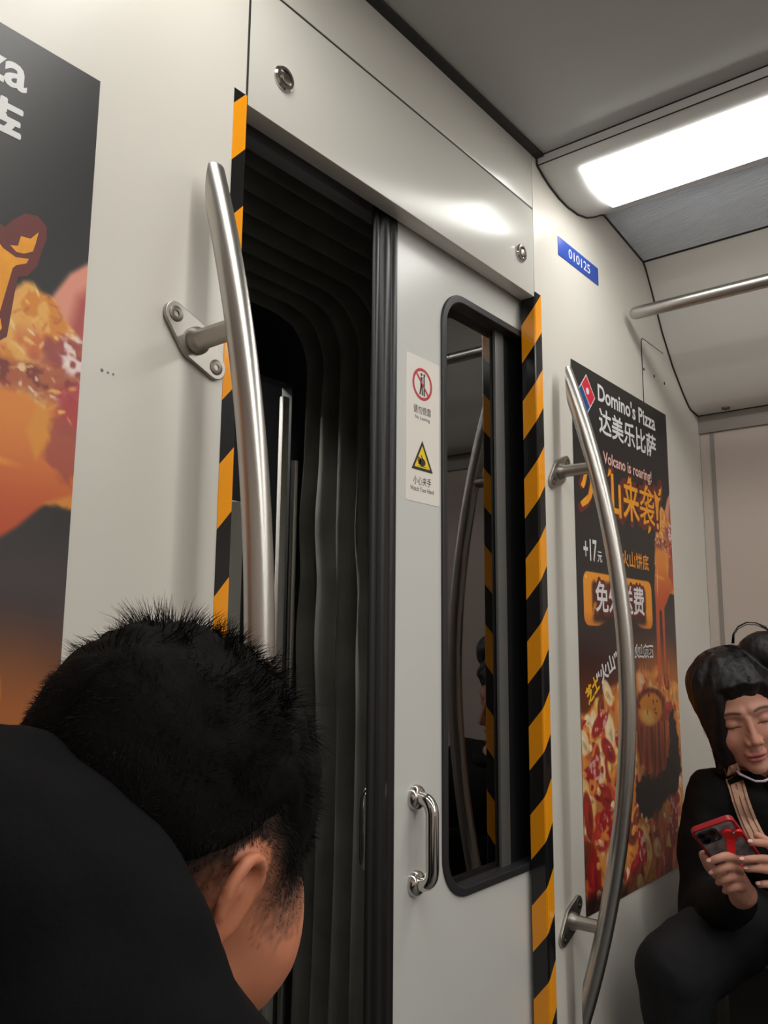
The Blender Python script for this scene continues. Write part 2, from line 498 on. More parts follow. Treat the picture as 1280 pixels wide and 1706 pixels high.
nlp = bmesh.new(); add_box(nlp, (1.02, 1.74, 2.13), (1.42, 2.05, 2.15))
keep(bmo('lamp', nlp, M['farlamp']), nc)
keep(box('ceiling_panel', (0.45, 1.66, 2.16), (2.6, 2.13, 2.18), M['ceiling']), nc)

# ------------------------------------------------------------------ sliding door
dr = thing('sliding_door', 'light grey sliding gangway door with a tall dark window, half open', 'door', (1.40, 0.905, 0.0))
DX0, DX1, DY0, DY1 = 1.142, 1.90, 0.8925, 0.9325
WIN = rrect(1.286, 0.676, 1.76, 1.822, 0.075, 10)
leaf = keep(plate('door_leaf', rrect(DX0, 0.02, DX1, 2.05, 0.003, 2), [WIN], DY0, DY1, M['door']), dr)
g_in = rrect(1.300, 0.690, 1.746, 1.808, 0.062, 10)
keep(plate('window_gasket', rrect(1.2845, 0.6745, 1.7615, 1.8235, 0.0765, 10), [g_in], DY0 - 0.005, DY1 + 0.002, M['gasket'], None, 0.002), dr)
keep(plate('window_pane', rrect(1.299, 0.689, 1.747, 1.809, 0.063, 10), [], 0.919, 0.924, M['glass']), dr)
keep(box('window_border', (1.5570, 0.9165, 0.69), (1.75, 0.9188, 1.808), M['rubber']), dr)
keep(box('window_bead', (1.5200, 0.9110, 0.688), (1.5560, 0.9186, 1.810), M['bead'], None, 0.002), dr)
gb = bmesh.new()
gp = [(a, b + 0.003) for a, b in [(1.142, 0.886), (1.130, 0.885), (1.126, 0.889), (1.122, 0.885), (1.108, 0.884), (1.102, 0.887), (1.098, 0.892), (1.090, 0.889), (1.083, 0.891), (1.081, 0.895), (1.086, 0.901), (1.128, 0.934), (1.142, 0.934)]]
lo = [gb.verts.new((x, y, 0.02)) for x, y in gp]; hi = [gb.verts.new((x, y, 2.05)) for x, y in gp]
for i in range(len(gp)):
    j = (i + 1) % len(gp); gb.faces.new((lo[i], lo[j], hi[j], hi[i]))
gb.faces.new(lo); gb.faces.new(hi)
keep(bmo('edge_seal', gb, M['rubber'], None, True, 50), dr)

def pull_handle(x, zt, zb, y, sgn, m, root, kx=0.0, rr=0.0115):
    """bent D handle: two round roses and a cranked bar"""
    hb = bmesh.new()
    off = 0.036
    pts = []
    A = Vector((x, y, zt)); B = Vector((x, y, zb))
    o1 = Vector((kx, sgn * off, 0))
    def bez(p0, p1, p2, n):
        return [p0 * (1 - t) ** 2 + p1 * 2 * t * (1 - t) + p2 * t * t for t in np.linspace(0, 1, n)]
    a1 = A + Vector((0, sgn * 0.012, 0)); a2 = A + o1 + Vector((0, 0, -0.026))
    pts = [A, a1] + bez(a1, A + Vector((kx * 0.9, sgn * off * 0.98, -0.001)), a2, 9)[1:]
    b1 = B + Vector((0, sgn * 0.012, 0)); b2 = B + o1 + Vector((0, 0, 0.026))
    pts += bez(b2, B + Vector((kx * 0.9, sgn * off * 0.98, 0.001)), b1, 9) + [B]
    add_tube(hb, pts, rr, 16)
    h = keep(bmo('handle', hb, m, None, True, 60), root)
    for z in (zt, zb):
        r = lathe('handle_rose', [(0, 0.0215), (0.004, 0.0215), (0.009, 0.0195), (0.012, 0.0155), (0.0135, 0.0125), (0.0135, 0.0)], (0, sgn, 0), (x, y, z), m)
        r.parent = h; r.matrix_parent_inverse = Matrix.Identity(4)
    return h
pull_handle(1.205, 0.866, 0.727, DY0, -1, M['chrome'], dr)

# solid grip added in place of a door handle reflection beside the seal
fh = thing('handle_reflection', 'thin steel stand-in for a reflected pull handle, half hidden behind the black door seal', 'handle', (1.21, 1.01, 0.8))
fb = bmesh.new()
add_tube(fb, [(1.232, 1.005, 0.874), (1.215, 1.004, 0.868), (1.200, 1.002, 0.852), (1.196, 1.0, 0.835), (1.196, 1.0, 0.76), (1.200, 1.002, 0.742), (1.215, 1.004, 0.728), (1.232, 1.005, 0.722)], 0.0075, 12)
keep(bmo('grip', fb, M['chrome'], None, True, 60), fh)

# hazard tape on both jambs
tl = box('hazard_tape', (0.711, YE - 0.0008, 0.0), (XL + 0.0006, YE + 0.0002, 1.905), M['tapeL'])
tag(tl, 'black and amber striped tape on the left jamb of the gangway', 'tape', 'hazard tapes on the gangway jambs')
tb = bmesh.new()
fp = [(1.6185, YE), (1.6185, YE - 0.0008), (1.5935, YE - 0.0012), (1.5905, YE - 0.0006), (1.5888, YE + 0.002), (1.5888, 0.884), (1.590, 0.884), (1.590, YE)]
lo = [tb.verts.new((x, y, 0.0)) for x, y in fp]; hi = [tb.verts.new((x, y, 1.905)) for x, y in fp]
for i in range(len(fp)):
    j = (i + 1) % len(fp); tb.faces.new((lo[i], lo[j], hi[j], hi[i]))
tb.faces.new(lo); tb.faces.new(hi)
tag(bmo('hazard_tape', tb, M['tapeR'], None, False), 'black and amber striped tape wrapped round the right jamb beside the door window', 'tape', 'hazard tapes on the gangway jambs')

# ------------------------------------------------------------------ bowed grab rails
railz = [1.735, 1.70, 1.636, 1.547, 1.40, 1.245, 1.10, 1.035, 0.976, 0.857, 0.739, 0.621, 0.526, 0.45, 0.379, 0.335]
def rail_y(z):
    return 0.7065 + 0.118 * (abs(z - 1.06) / 0.67) ** 1.93
def grab_rail(x, tilt, label):
    t = thing('grab_rail', label, 'grab rail', (x, YE, 1.06), 'bowed steel grab rails either side of the gangway')
    R = 0.0175; YC = 0.8185                                 # ends are cut flat, parallel to the wall
    zs = np.linspace(1.060 + 0.682, 1.060 - 0.72, 90)
    bm = bmesh.new(); pts = [(x, rail_y(z), z) for z in zs]
    rings = add_tube(bm, pts, R, 24, cap=True)
    bmesh.ops.recalc_face_normals(bm, faces=bm.faces)
    res = bmesh.ops.bisect_plane(bm, geom=bm.verts[:] + bm.edges[:] + bm.faces[:], plane_co=(x, YC, 1.06), plane_no=(0, 1, 0), clear_outer=True)
    ed = [e for e in bm.edges if e.is_boundary]
    if ed: bmesh.ops.edgeloop_fill(bm, edges=ed)
    keep(bmo('bar', bm, M['steel'], None, True, 45), t)
    for z in (1.510, 0.566):
        c, s = math.cos(tilt), math.sin(tilt)
        pts2 = []
        h = 0.043
        circ = [(h * c, h * s, 0.0165), (0.0, 0.0, 0.028), (-h * c, -h * s, 0.0165)]
        cloud = []
        for cx, cz, r in circ:
            cloud += [(cx + r * math.cos(a), cz + r * math.sin(a)) for a in np.linspace(0, 2 * PI, 28, endpoint=False)]
        # convex hull
        P = sorted(cloud)
        def half(P):
            o = []
            for p in P:
                while len(o) > 1 and (o[-1][0] - o[-2][0]) * (p[1] - o[-2][1]) - (o[-1][1] - o[-2][1]) * (p[0] - o[-2][0]) <= 1e-12: o.pop()
                o.append(p)
            return o
        hull = half(P)[:-1] + half(P[::-1])[:-1]
        fl_ = keep(plate('flange', [(x + a, z + b) for a, b in hull], [], YE - 0.0065, YE, M['steel_rough'], None, 0.0012), t)
        for sg in (1, -1):
            sc = lathe('screw', [(0, 0.0105), (0.0006, 0.0105), (0.0012, 0.0095), (0.0012, 0.004), (-0.001, 0.0035), (-0.001, 0)], (0, -1, 0), (x + sg * h * c, YE - 0.0064, z + sg * h * s), M['screw'])
            sc.parent = fl_
        ry = rail_y(z)
        keep(lathe('standoff', [(0, 0.0185), (0.006, 0.0178), (0.010, 0.0150), (0.014, 0.0135), (YE - ry - 0.014, 0.0130)], (0, -1, 0), (x, YE - 0.006, z), M['steel_rough'], None, 28, 60), t)
    return t
grab_rail(0.660, math.radians(-38), 'bowed brushed-steel grab rail left of the gangway opening, above the bowed head')
grab_rail(1.683, math.radians(38), 'bowed brushed-steel grab rail right of the door, in front of the whole poster')

# overhead rail
orl = thing('overhead_rail', 'horizontal brushed-steel overhead rail under the lamp near the right wall', 'overhead rail', (2.095, 0.0, 2.015))
ob = bmesh.new()
ys = [0.833, 0.830, 0.824, 0.815] + list(np.linspace(0.80, YB + 0.5, 20))
add_tube(ob, [(2.095, y, 2.012) for y in ys], [0.006, 0.0115, 0.0155, 0.0168] + [0.017] * 20, 20)
keep(bmo('bar', ob, M['steel'], None, True, 60), orl)
for y in (-0.25, -1.6, -3.0, -4.4):
    keep(tube('hanger', [(2.095, y, 2.02), (2.095, y, 2.2425)], 0.012, M['steel']), orl)

# ------------------------------------------------------------------ signs and small things on the wall
M['blue'] = mat('sign_blue', (46, 80, 178), 0.35)
M['white'] = mat('print_white', (235, 235, 232), 0.4)
M['stickerwhite'] = mat('sticker_white', (232, 226, 218), 0.35)
M['signred'] = mat('print_red', (192, 58, 66), 0.45)
M['signyellow'] = mat('print_yellow', (238, 206, 40), 0.45)
M['signblack'] = mat('print_black', (42, 40, 36), 0.5)
np_ = tag(box('number_plate', (1.710, YE - 0.0015, 2.040), (1.932, YE, 2.087), M['blue'], None, 0.0005), 'blue plate with white car number 010125 on the end wall', 'sign')
text('lettering', M['white'], np_, '010125', 1.763, 2.0525, 1.882, 2.0765, YE - 0.0018, bold=0.006)

ap = plate('access_panel', rrect(2.207, 1.72, 2.385, 1.985, 0.014, 6), [], YE - 0.0012, YE, M['wall'], None)
tag(ap, 'flush off-white access panel with three small holes above the right poster', 'access panel')
agp = bmesh.new()
loop = [(2.207, 1.74), (2.207, 1.96)] + [(2.222 - 0.015 * math.cos(a), 1.97 + 0.015 * math.sin(a)) for a in np.linspace(0, PI / 2, 6)] + [(2.374, 1.985)]
add_tube(agp, [(x, YE - 0.0011, z) for x, z in loop], 0.0012, 6)
bmo('panel_gap', agp, M['joint'], ap)
for hx, hz in ((2.217, 1.894), (2.294, 1.894), (2.374, 1.893)):
    lathe('screw_hole', [(0, 0.0045), (0.0006, 0.0045), (0.0006, 0)], (0, -1, 0), (hx, YE - 0.0012, hz), M['blackhole'], ap, 10)

st = plate('warning_sticker', rrect(1.174, 1.380, 1.2785, 1.656, 0.004, 4), [], DY0 - 0.0006, DY0, M['stickerwhite'])
tag(st, 'white sticker with no-leaning and mind-your-hand symbols on the sliding door', 'sticker')
YS = DY0 - 0.0009
def ring2d(cx, cz, r0, r1, n=40):
    return [(cx + r1 * math.cos(a), cz + r1 * math.sin(a)) for a in np.linspace(0, 2 * PI, n, endpoint=False)], [(cx + r0 * math.cos(a), cz + r0 * math.sin(a)) for a in np.linspace(0, 2 * PI, n, endpoint=False)]
def flatpoly(bm, pts, y):
    f = bm.faces.new([bm.verts.new((a, y, b)) for a, b in pts]); return f
def stroke(bm, p, q, wd, y):
    d = Vector((q[0] - p[0], q[1] - p[1])); n = Vector((-d.y, d.x)).normalized() * wd / 2
    flatpoly(bm, [(p[0] + n.x, p[1] + n.y), (q[0] + n.x, q[1] + n.y), (q[0] - n.x, q[1] - n.y), (p[0] - n.x, p[1] - n.y)], y)
cx, cz = 1.2235, 1.6045
o_, i_ = ring2d(cx, cz, 0.0255, 0.031)
plate('prohibition_ring', o_, [i_], YS - 0.0001, YS, M['signred'], st)
bb = bmesh.new()
stroke(bb, (cx - 0.003, cz + 0.014), (cx - 0.003, cz - 0.003), 0.006, YS); stroke(bb, (cx - 0.003, cz + 0.001), (cx - 0.008, cz - 0.021), 0.0038, YS); stroke(bb, (cx - 0.002, cz + 0.001), (cx + 0.0, cz - 0.021), 0.0038, YS)
stroke(bb, (cx + 0.005, cz + 0.016), (cx + 0.006, cz - 0.022), 0.004, YS)
for ox in (-0.003, 0.006):
    flatpoly(bb, [(cx + ox + 0.003 * math.cos(a), cz + 0.0185 + 0.003 * math.sin(a)) for a in np.linspace(0, 2 * PI, 10, endpoint=False)], YS)
bmo('pictogram', bb, M['signblack'], st)
sl = bmesh.new(); stroke(sl, (cx - 0.020, cz + 0.020), (cx + 0.020, cz - 0.020), 0.0042, YS - 0.0002)
bmo('prohibition_slash', sl, M['signred'], st)
text('lettering', M['signblack'], st, '请勿倚靠', 1.196, 1.546, 1.251, 1.562, YS)
text('lettering', M['signblack'], st, 'No Leaning', 1.201, 1.534, 1.247, 1.542, YS)
tcx, tz0, tz1, hw = 1.2235, 1.4395, 1.4965, 0.033
def tri(k):
    c = (tcx, tz0 + (tz1 - tz0) * 0.36)
    return [(c[0] + (a - c[0]) * k, c[1] + (b - c[1]) * k) for a, b in ((tcx - hw, tz0), (tcx + hw, tz0), (tcx, tz1))]
plate('warning_triangle', tri(1.0), [tri(0.74)], YS - 0.0001, YS, M['signblack'], st)
ty = bmesh.new(); flatpoly(ty, tri(0.78), YS + 0.0001); bmo('triangle_field', ty, M['signyellow'], st)
hd = bmesh.new()
hc = (1.2235, 1.4565)
flatpoly(hd, [(hc[0] + 0.010 * math.cos(a), hc[1] - 0.001 + 0.0075 * math.sin(a)) for a in np.linspace(0, 2 * PI, 16, endpoint=False)], YS)
for k in range(4): stroke(hd, (hc[0] - 0.004, hc[1] + 0.0045 - 0.0035 * k), (hc[0] - 0.0145 + 0.001 * abs(k - 1), hc[1] + 0.007 - 0.0035 * k), 0.0028, YS)
stroke(hd, (hc[0] + 0.002, hc[1] + 0.004), (hc[0] - 0.004, hc[1] + 0.012), 0.0026, YS)
stroke(hd, (hc[0] - 0.014, hc[1] - 0.009), (hc[0] + 0.014, hc[1] - 0.009), 0.001, YS)
bmo('pictogram', hd, M['signblack'], st)
text('lettering', M['signblack'], st, '小心夹手', 1.196, 1.412, 1.2515, 1.428, YS)
text('lettering', M['signblack'], st, 'Watch Your Hand', 1.187, 1.400, 1.2595, 1.4085, YS)

# specks of dirt on the left wall
for k, (sx, sz) in enumerate(((0.530, 1.437), (0.538, 1.436), (0.545, 1.436))):
    tag(lathe('wall_speck', [(0, 0.0022 - 0.0006 * k), (0.0006, 0.0014), (0.0006, 0)], (0, -1, 0), (sx, YE, sz), M['screw'], None, 8), ['largest of three dark specks on the wall beside the left poster', 'middle one of three dark specks on the wall beside the left poster', 'right-hand one of three dark specks beside the left poster'][k], 'speck', 'specks on the left wall')
# ------------------------------------------------------------------ posters (one printed design, two copies)
PW, PH = 0.612, 1.243
def paint_poster():
    W, H = 340, 690
    u = np.linspace(0, 1, W)[None, :].repeat(H, 0); v = np.linspace(0, 1, H)[:, None].repeat(W, 1)
    X = u * PW; Y = v * PH
    def noise(sx, sy, seed, octv=3):
        r = np.random.default_rng(seed); out = np.zeros((H, W)); amp = 1.0; tot = 0
        for o in range(octv):
            nx, ny = int(sx * 2 ** o) + 2, int(sy * 2 ** o) + 2
            g = r.random((ny, nx)); fx = u * (nx - 1.001); fy = v * (ny - 1.001)
            x0 = fx.astype(int); y0 = fy.astype(int); tx = fx - x0; ty = fy - y0
            tx = tx * tx * (3 - 2 * tx); ty = ty * ty * (3 - 2 * ty)
            a = g[y0, x0] * (1 - tx) + g[y0, x0 + 1] * tx; b = g[y0 + 1, x0] * (1 - tx) + g[y0 + 1, x0 + 1] * tx
            out += amp * (a * (1 - ty) + b * ty); tot += amp; amp *= 0.5
        return out / tot
    img = np.empty((H, W, 3)); img[:] = (36, 34, 34)
    def blend(mask, c):
        img[:] = img * (1 - mask[..., None]) + np.array(c, float) * mask[..., None]
    def ss(a, b, x): 
        t = np.clip((x - a) / (b - a), 0, 1); return t * t * (3 - 2 * t)
    def poly(pts, soft=0.003, jit=0.0, seed=0):
        """signed-distance polygon mask in metres; pts in (u, v)"""
        px = X; py = Y
        if jit:
            px = X + (noise(30, 60, seed) - 0.5) * jit; py = Y + (noise(30, 60, seed + 1) - 0.5) * jit
        P = [(a * PW, b * PH) for a, b in pts]; n = len(P)
        d = np.full((H, W), 1e9); ins = np.zeros((H, W), bool)
        for i in range(n):
            (x0, y0), (x1, y1) = P[i], P[(i + 1) % n]
            ex, ey = x1 - x0, y1 - y0
            t = np.clip(((px - x0) * ex + (py - y0) * ey) / (ex * ex + ey * ey + 1e-12), 0, 1)
            d = np.minimum(d, np.hypot(px - x0 - t * ex, py - y0 - t * ey))
            c = ((y0 > py) != (y1 > py))
            with np.errstate(divide='ignore', invalid='ignore'):
                xi = ex * (py - y0) / (ey if ey else 1e-12) + x0
            ins ^= c & (px < xi)
        return ss(-soft, soft, np.where(ins, d, -d))
    def ell(cu, cv, ra, rb, ang=0.0, soft=0.25):
        dx = X - cu * PW; dy = Y - cv * PH; c, s = math.cos(ang), math.sin(ang)
        q = np.hypot((dx * c + dy * s) / ra, (-dx * s + dy * c) / rb)
        return 1 - ss(1 - soft, 1 + soft * 0.3, q)
    n1 = noise(5, 9, 1, 4); n2 = noise(3, 6, 2, 3)
    # smoke and glow behind the food
    sm = ss(0.40, 0.50, v) * (0.35 + 0.65 * n1)
    blend(sm * ss(0.55, 0.95, u) * 0.75, (96, 84, 86))
    blend(ss(0.46, 0.58, v) * (1 - 0.55 * u) * 0.8, (66, 30, 30))
    gl = ss(0.49, 0.60, v + 0.05 * (n2 - 0.5)) * ss(0.25, 0.75, u)
    blend(gl * 0.9, (172, 98, 44))
    blend(ss(0.55, 0.64, v) * (1 - ss(0.3, 0.7, u)) * 0.7, (120, 62, 30))
    blend(ss(0.56, 0.68, v) * ss(0.75, 1.0, u), (196, 118, 48))
    # pizza field
    top = 0.662 - 0.075 * np.sin(np.clip((u - 0.02) / 0.98, 0, 1) * PI * 0.85) + 0.018 * (noise(14, 4, 5) - 0.5)
    pz = ss(-0.006, 0.008, v - top)
    base = np.array([212, 132, 66])[None, None] * (0.72 + 0.55 * noise(16, 16, 6, 3)[..., None])
    img[:] = img * (1 - pz[..., None]) + base * pz[..., None]
    r = np.random.default_rng(11)
    pal = [(228, 150, 66), (238, 176, 92), (214, 128, 48), (150, 30, 32), (176, 44, 40), (196, 70, 46), (120, 50, 30), (232, 172, 132), (246, 216, 168), (150, 40, 34), (222, 130, 56), (236, 190, 120), (196, 96, 48)]
    for k in range(430):
        cu = r.uniform(-0.02, 1.02); cv = r.uniform(0.60, 1.01)
        tp = 0.662 - 0.075 * math.sin(min(max((cu - 0.02) / 0.98, 0), 1) * PI * 0.85)
        if cv < tp + 0.005: continue
        sc = 0.009 + 0.034 * r.random() ** 1.7; c = np.array(pal[r.integers(len(pal))], float); a = r.uniform(0, PI)
        m = ell(cu, cv, sc * r.uniform(0.8, 1.6), sc * r.uniform(0.5, 1.0), a, 0.22)
        blend(m * 0.92, c)
        blend(ell(cu - 0.006, cv - 0.004, sc * 0.7, sc * 0.35, a, 0.7) * 0.55, np.minimum(c * 1.28 + 10, 250))
        blend(ell(cu + 0.010, cv + 0.006, sc * 0.7, sc * 0.25, a, 0.7) * 0.5, c * 0.55)
        if r.random() < 0.5:
            for q in range(r.integers(2, 6)):
                blend(ell(cu + r.normal() * 0.013, cv + r.normal() * 0.007, r.uniform(0.0015, 0.004), r.uniform(0.0008, 0.002), r.uniform(0, PI), 0.6) * 0.85, (246, 226, 208))
    # red ham slices on the left and at the bottom right
    for cu, cv, ra, rb, a in ((0.16, 0.68, 0.055, 0.022, -0.5), (0.10, 0.76, 0.03, 0.06, 0.3), (0.20, 0.86, 0.05, 0.04, 0.2), (0.87, 0.90, 0.035, 0.075, 0.15), (0.52, 0.93, 0.025, 0.05, -0.3), (0.33, 0.72, 0.03, 0.02, 0.7)):
        m = ell(cu, cv, ra, rb, a, 0.15)
        blend(m * 0.9, (158, 30, 34))
        tex = noise(40, 80, int(cu * 1000), 3)
        blend(m * ss(0.52, 0.72, tex) * 0.8, (232, 190, 176))
        blend(m * ss(0.62, 0.75, noise(20, 40, int(cv * 999), 3)) * 0.9, (228, 142, 62))
    # charcoal valley and the lava cup
    blend(poly([(0.47, 0.80), (0.60, 0.79), (0.70, 0.805), (0.82, 0.76), (0.86, 0.69), (0.90, 0.665), (0.98, 0.74), (0.985, 0.80), (0.93, 0.845), (0.80, 0.86), (0.72, 0.875), (0.60, 0.882), (0.5, 0.87)], 0.006, 0.04, 21), (26, 20, 22))
    blend(poly([(0.47, 0.66), (0.85, 0.64), (0.86, 0.74), (0.80, 0.79), (0.72, 0.80), (0.62, 0.80), (0.52, 0.77)], 0.006, 0.03, 31) , (150, 62, 30))
    st = noise(46, 8, 33, 3)
    blend(poly([(0.47, 0.70), (0.86, 0.69), (0.83, 0.77), (0.74, 0.815), (0.62, 0.81), (0.52, 0.77)], 0.006, 0.03, 35) * ss(0.45, 0.65, st) * 0.75, (222, 116, 46))
    blend(poly([(0.47, 0.70), (0.86, 0.69), (0.83, 0.77), (0.74, 0.815), (0.62, 0.81), (0.52, 0.77)], 0.006, 0.03, 35) * (1 - ss(0.36, 0.46, st)) * 0.7, (96, 26, 20))
    blend(ell(0.66, 0.655, 0.105, 0.042, 0, 0.2), (110, 40, 22))
    blend(ell(0.66, 0.668, 0.088, 0.045, 0, 0.2), (226, 140, 40))
    blend(ell(0.63, 0.682, 0.05, 0.022, 0.2, 0.6) * 0.9, (244, 196, 110))
    for q in range(12):
        blend(ell(0.66 + r.normal() * 0.07, 0.662 + r.normal() * 0.012, r.uniform(0.004, 0.010), r.uniform(0.003, 0.006), r.uniform(0, PI), 0.3) * 0.9, (128, 40, 20))
    # dark bottom edge
    blend(ss(0.955, 0.985, v - 0.03 * (noise(10, 4, 44) - 0.5)) * (1 - ss(0.2, 0.8, u)) * 0.9, (34, 22, 20))
    # held slice dripping lava, upper right
    blend(poly([(0.93, 0.235), (0.965, 0.205), (1.03, 0.175), (1.03, 0.27), (0.97, 0.26)], 0.004), (226, 150, 128))
    blend(poly([(0.985, 0.225), (1.03, 0.20), (1.03, 0.27), (0.97, 0.262)], 0.010), (176, 78, 70))
    sl = poly([(0.80, 0.285), (0.835, 0.258), (0.875, 0.228), (0.895, 0.226), (0.94, 0.237), (0.985, 0.262), (1.02, 0.27), (1.02, 0.42), (0.93, 0.425), (0.78, 0.36)], 0.004, 0.012, 51)
    blend(sl, (222, 140, 52))
    tx = noise(36, 60, 55, 3)
    blend(sl * ss(0.52, 0.68, tx) * 0.7, (242, 192, 108))
    blend(sl * ss(0.255, 0.29, v) * (1 - ss(0.30, 0.35, v)) * ss(0.45, 0.6, noise(20, 40, 57, 3)) * 0.8, (206, 98, 50))
    blend(sl * poly([(0.93, 0.272), (1.02, 0.265), (1.02, 0.305), (0.97, 0.31), (0.92, 0.293)], 0.010, 0.03, 58) * 0.9, (150, 62, 66))
    blend(sl * poly([(0.955, 0.268), (1.02, 0.255), (1.02, 0.302), (0.985, 0.305)], 0.005, 0.03, 59) * ss(0.42, 0.6, noise(60, 120, 60, 2)), (238, 216, 212))
    band = sl * ss(0.296, 0.305, v) * (1 - ss(0.322, 0.34, v + 0.05 * (1 - u)))
    blend(band * 0.9, (176, 92, 60))
    blend(band * ss(0.5, 0.62, noise(40, 80, 62, 3)) * 0.9, (120, 46, 42))
    blend(band * ss(0.6, 0.7, noise(70, 140, 63, 2)) * 0.9, (244, 214, 190))
    blend(poly([(0.955, 0.318), (1.02, 0.305), (1.02, 0.36), (0.965, 0.36)], 0.008, 0.02, 64) * 0.9, (178, 54, 58))
    for k in range(150):
        cu = r.uniform(0.79, 1.0); cv = r.uniform(0.228, 0.40); a = r.uniform(-1.2, 1.2)
        c = [(250, 214, 150), (246, 196, 110), (196, 96, 44), (236, 160, 80), (250, 236, 222), (178, 76, 56)][r.integers(6)]
        blend(sl * ell(cu, cv, r.uniform(0.002, 0.010), r.uniform(0.001, 0.0035), a, 0.5) * r.uniform(0.4, 0.9), c)
    lava = poly([(0.79, 0.345), (0.83, 0.330), (0.90, 0.328), (0.94, 0.34), (0.965, 0.36), (1.02, 0.36), (1.02, 0.405), (0.95, 0.420), (0.90, 0.444), (0.87, 0.455), (0.862, 0.60), (0.872, 0.625), (0.85, 0.625), (0.842, 0.56), (0.838, 0.462), (0.81, 0.460), (0.80, 0.62), (0.775, 0.635), (0.760, 0.62), (0.768, 0.455), (0.762, 0.41)], 0.004)
    img[:] = img * (1 - lava[..., None]) + (np.array([230, 138, 54])[None, None] * (1 - ss(0.34, 0.45, v))[..., None] + np.array([198, 84, 44])[None, None] * ss(0.34, 0.45, v)[..., None]) * lava[..., None]
    blend(lava * poly([(0.925, 0.325), (0.955, 0.34), (0.948, 0.36), (0.925, 0.384), (0.905, 0.36)], 0.004) * 0.95, (228, 150, 50))
    blend(lava * ell(0.83, 0.388, 0.045, 0.006, 0.1, 0.6) * 0.7, (242, 158, 62))
    blend(poly([(0.945, 0.345), (1.02, 0.345), (1.02, 0.392), (0.99, 0.405), (0.95, 0.385)], 0.006, 0.03, 66) * 0.9, (168, 78, 62))
    blend(lava * ell(0.80, 0.40, 0.005, 0.045, 0.1, 0.6) * 0.8, (246, 190, 120))
    for k in range(26):
        cu = r.uniform(0.55, 0.95); cv = r.uniform(0.58, 0.66)
        blend(ell(cu, cv, 0.003, r.uniform(0.012, 0.03), 0, 0.6) * 0.5, (232, 150, 70))
    # amber box with a torn lower edge
    def rr(u0, v0, u1, v1, rad, soft=0.002):
        cx, cy = (u0 + u1) / 2 * PW, (v0 + v1) / 2 * PH
        hx, hy = (u1 - u0) / 2 * PW - rad, (v1 - v0) / 2 * PH - rad
        qx, qy = np.abs(X - cx) - hx, np.abs(Y - cy) - hy
        d = np.hypot(np.maximum(qx, 0), np.maximum(qy, 0)) + np.minimum(np.maximum(qx, qy), 0) - rad
        return 1 - ss(-soft, soft, d)
    bx = rr(0.05, 0.402, 0.725, 0.502, 0.024)
    torn = 1 - ss(-0.004, 0.004, v - (0.494 + 0.016 * np.cos((u - 0.39) * 9.5) * -1 + 0.008 * (noise(18, 4, 71) - 0.5)))
    blend(bx * torn, (240, 152, 38))
    blend(bx * torn * ss(0.47, 0.50, v) * 0.7, (214, 116, 30))
    blend(rr(0.125, 0.418, 0.655, 0.487, 0.014, 0.008) * ss(0.35, 0.6, noise(26, 40, 73, 3) + 0.14), (70, 34, 26))
    blend(ss(0.479, 0.487, v) * (1 - ss(0.489, 0.503, v)) * ss(0.10, 0.16, u) * (1 - ss(0.62, 0.68, u)) * 0.9, (44, 26, 26))
    blend(ell(0.075, 0.412, 0.006, 0.004, 0.6, 0.5), (250, 214, 150))
    return np.clip(img, 0, 255), W, H

def poster_mesh():
    img, W, H = paint_poster()
    xs = np.linspace(0, PW, W); zs = np.linspace(0, -PH, H)
    co = np.zeros((H, W, 3)); co[..., 0] = xs[None]; co[..., 2] = zs[:, None]
    me = bpy.data.meshes.new('poster_print')
    idx = np.arange(H * W).reshape(H, W)
    f = np.stack([idx[:-1, :-1], idx[1:, :-1], idx[1:, 1:], idx[:-1, 1:]], -1).reshape(-1, 4)
    me.vertices.add(H * W); me.vertices.foreach_set('co', co.ravel())
    me.loops.add(f.size); me.loops.foreach_set('vertex_index', f.ravel())
    me.polygons.add(len(f)); me.polygons.foreach_set('loop_start', np.arange(0, f.size, 4)); 
    me.update(calc_edges=True)
    a = me.color_attributes.new('Col', 'FLOAT_COLOR', 'POINT')
    c = img.reshape(-1, 3) / 255.0
    c = np.where(c <= 0.04045, c / 12.92, ((c + 0.055) / 1.055) ** 2.4)
    a.data.foreach_set('color', np.concatenate([c, np.ones((len(c), 1))], 1).ravel().astype(np.float32))
    return me

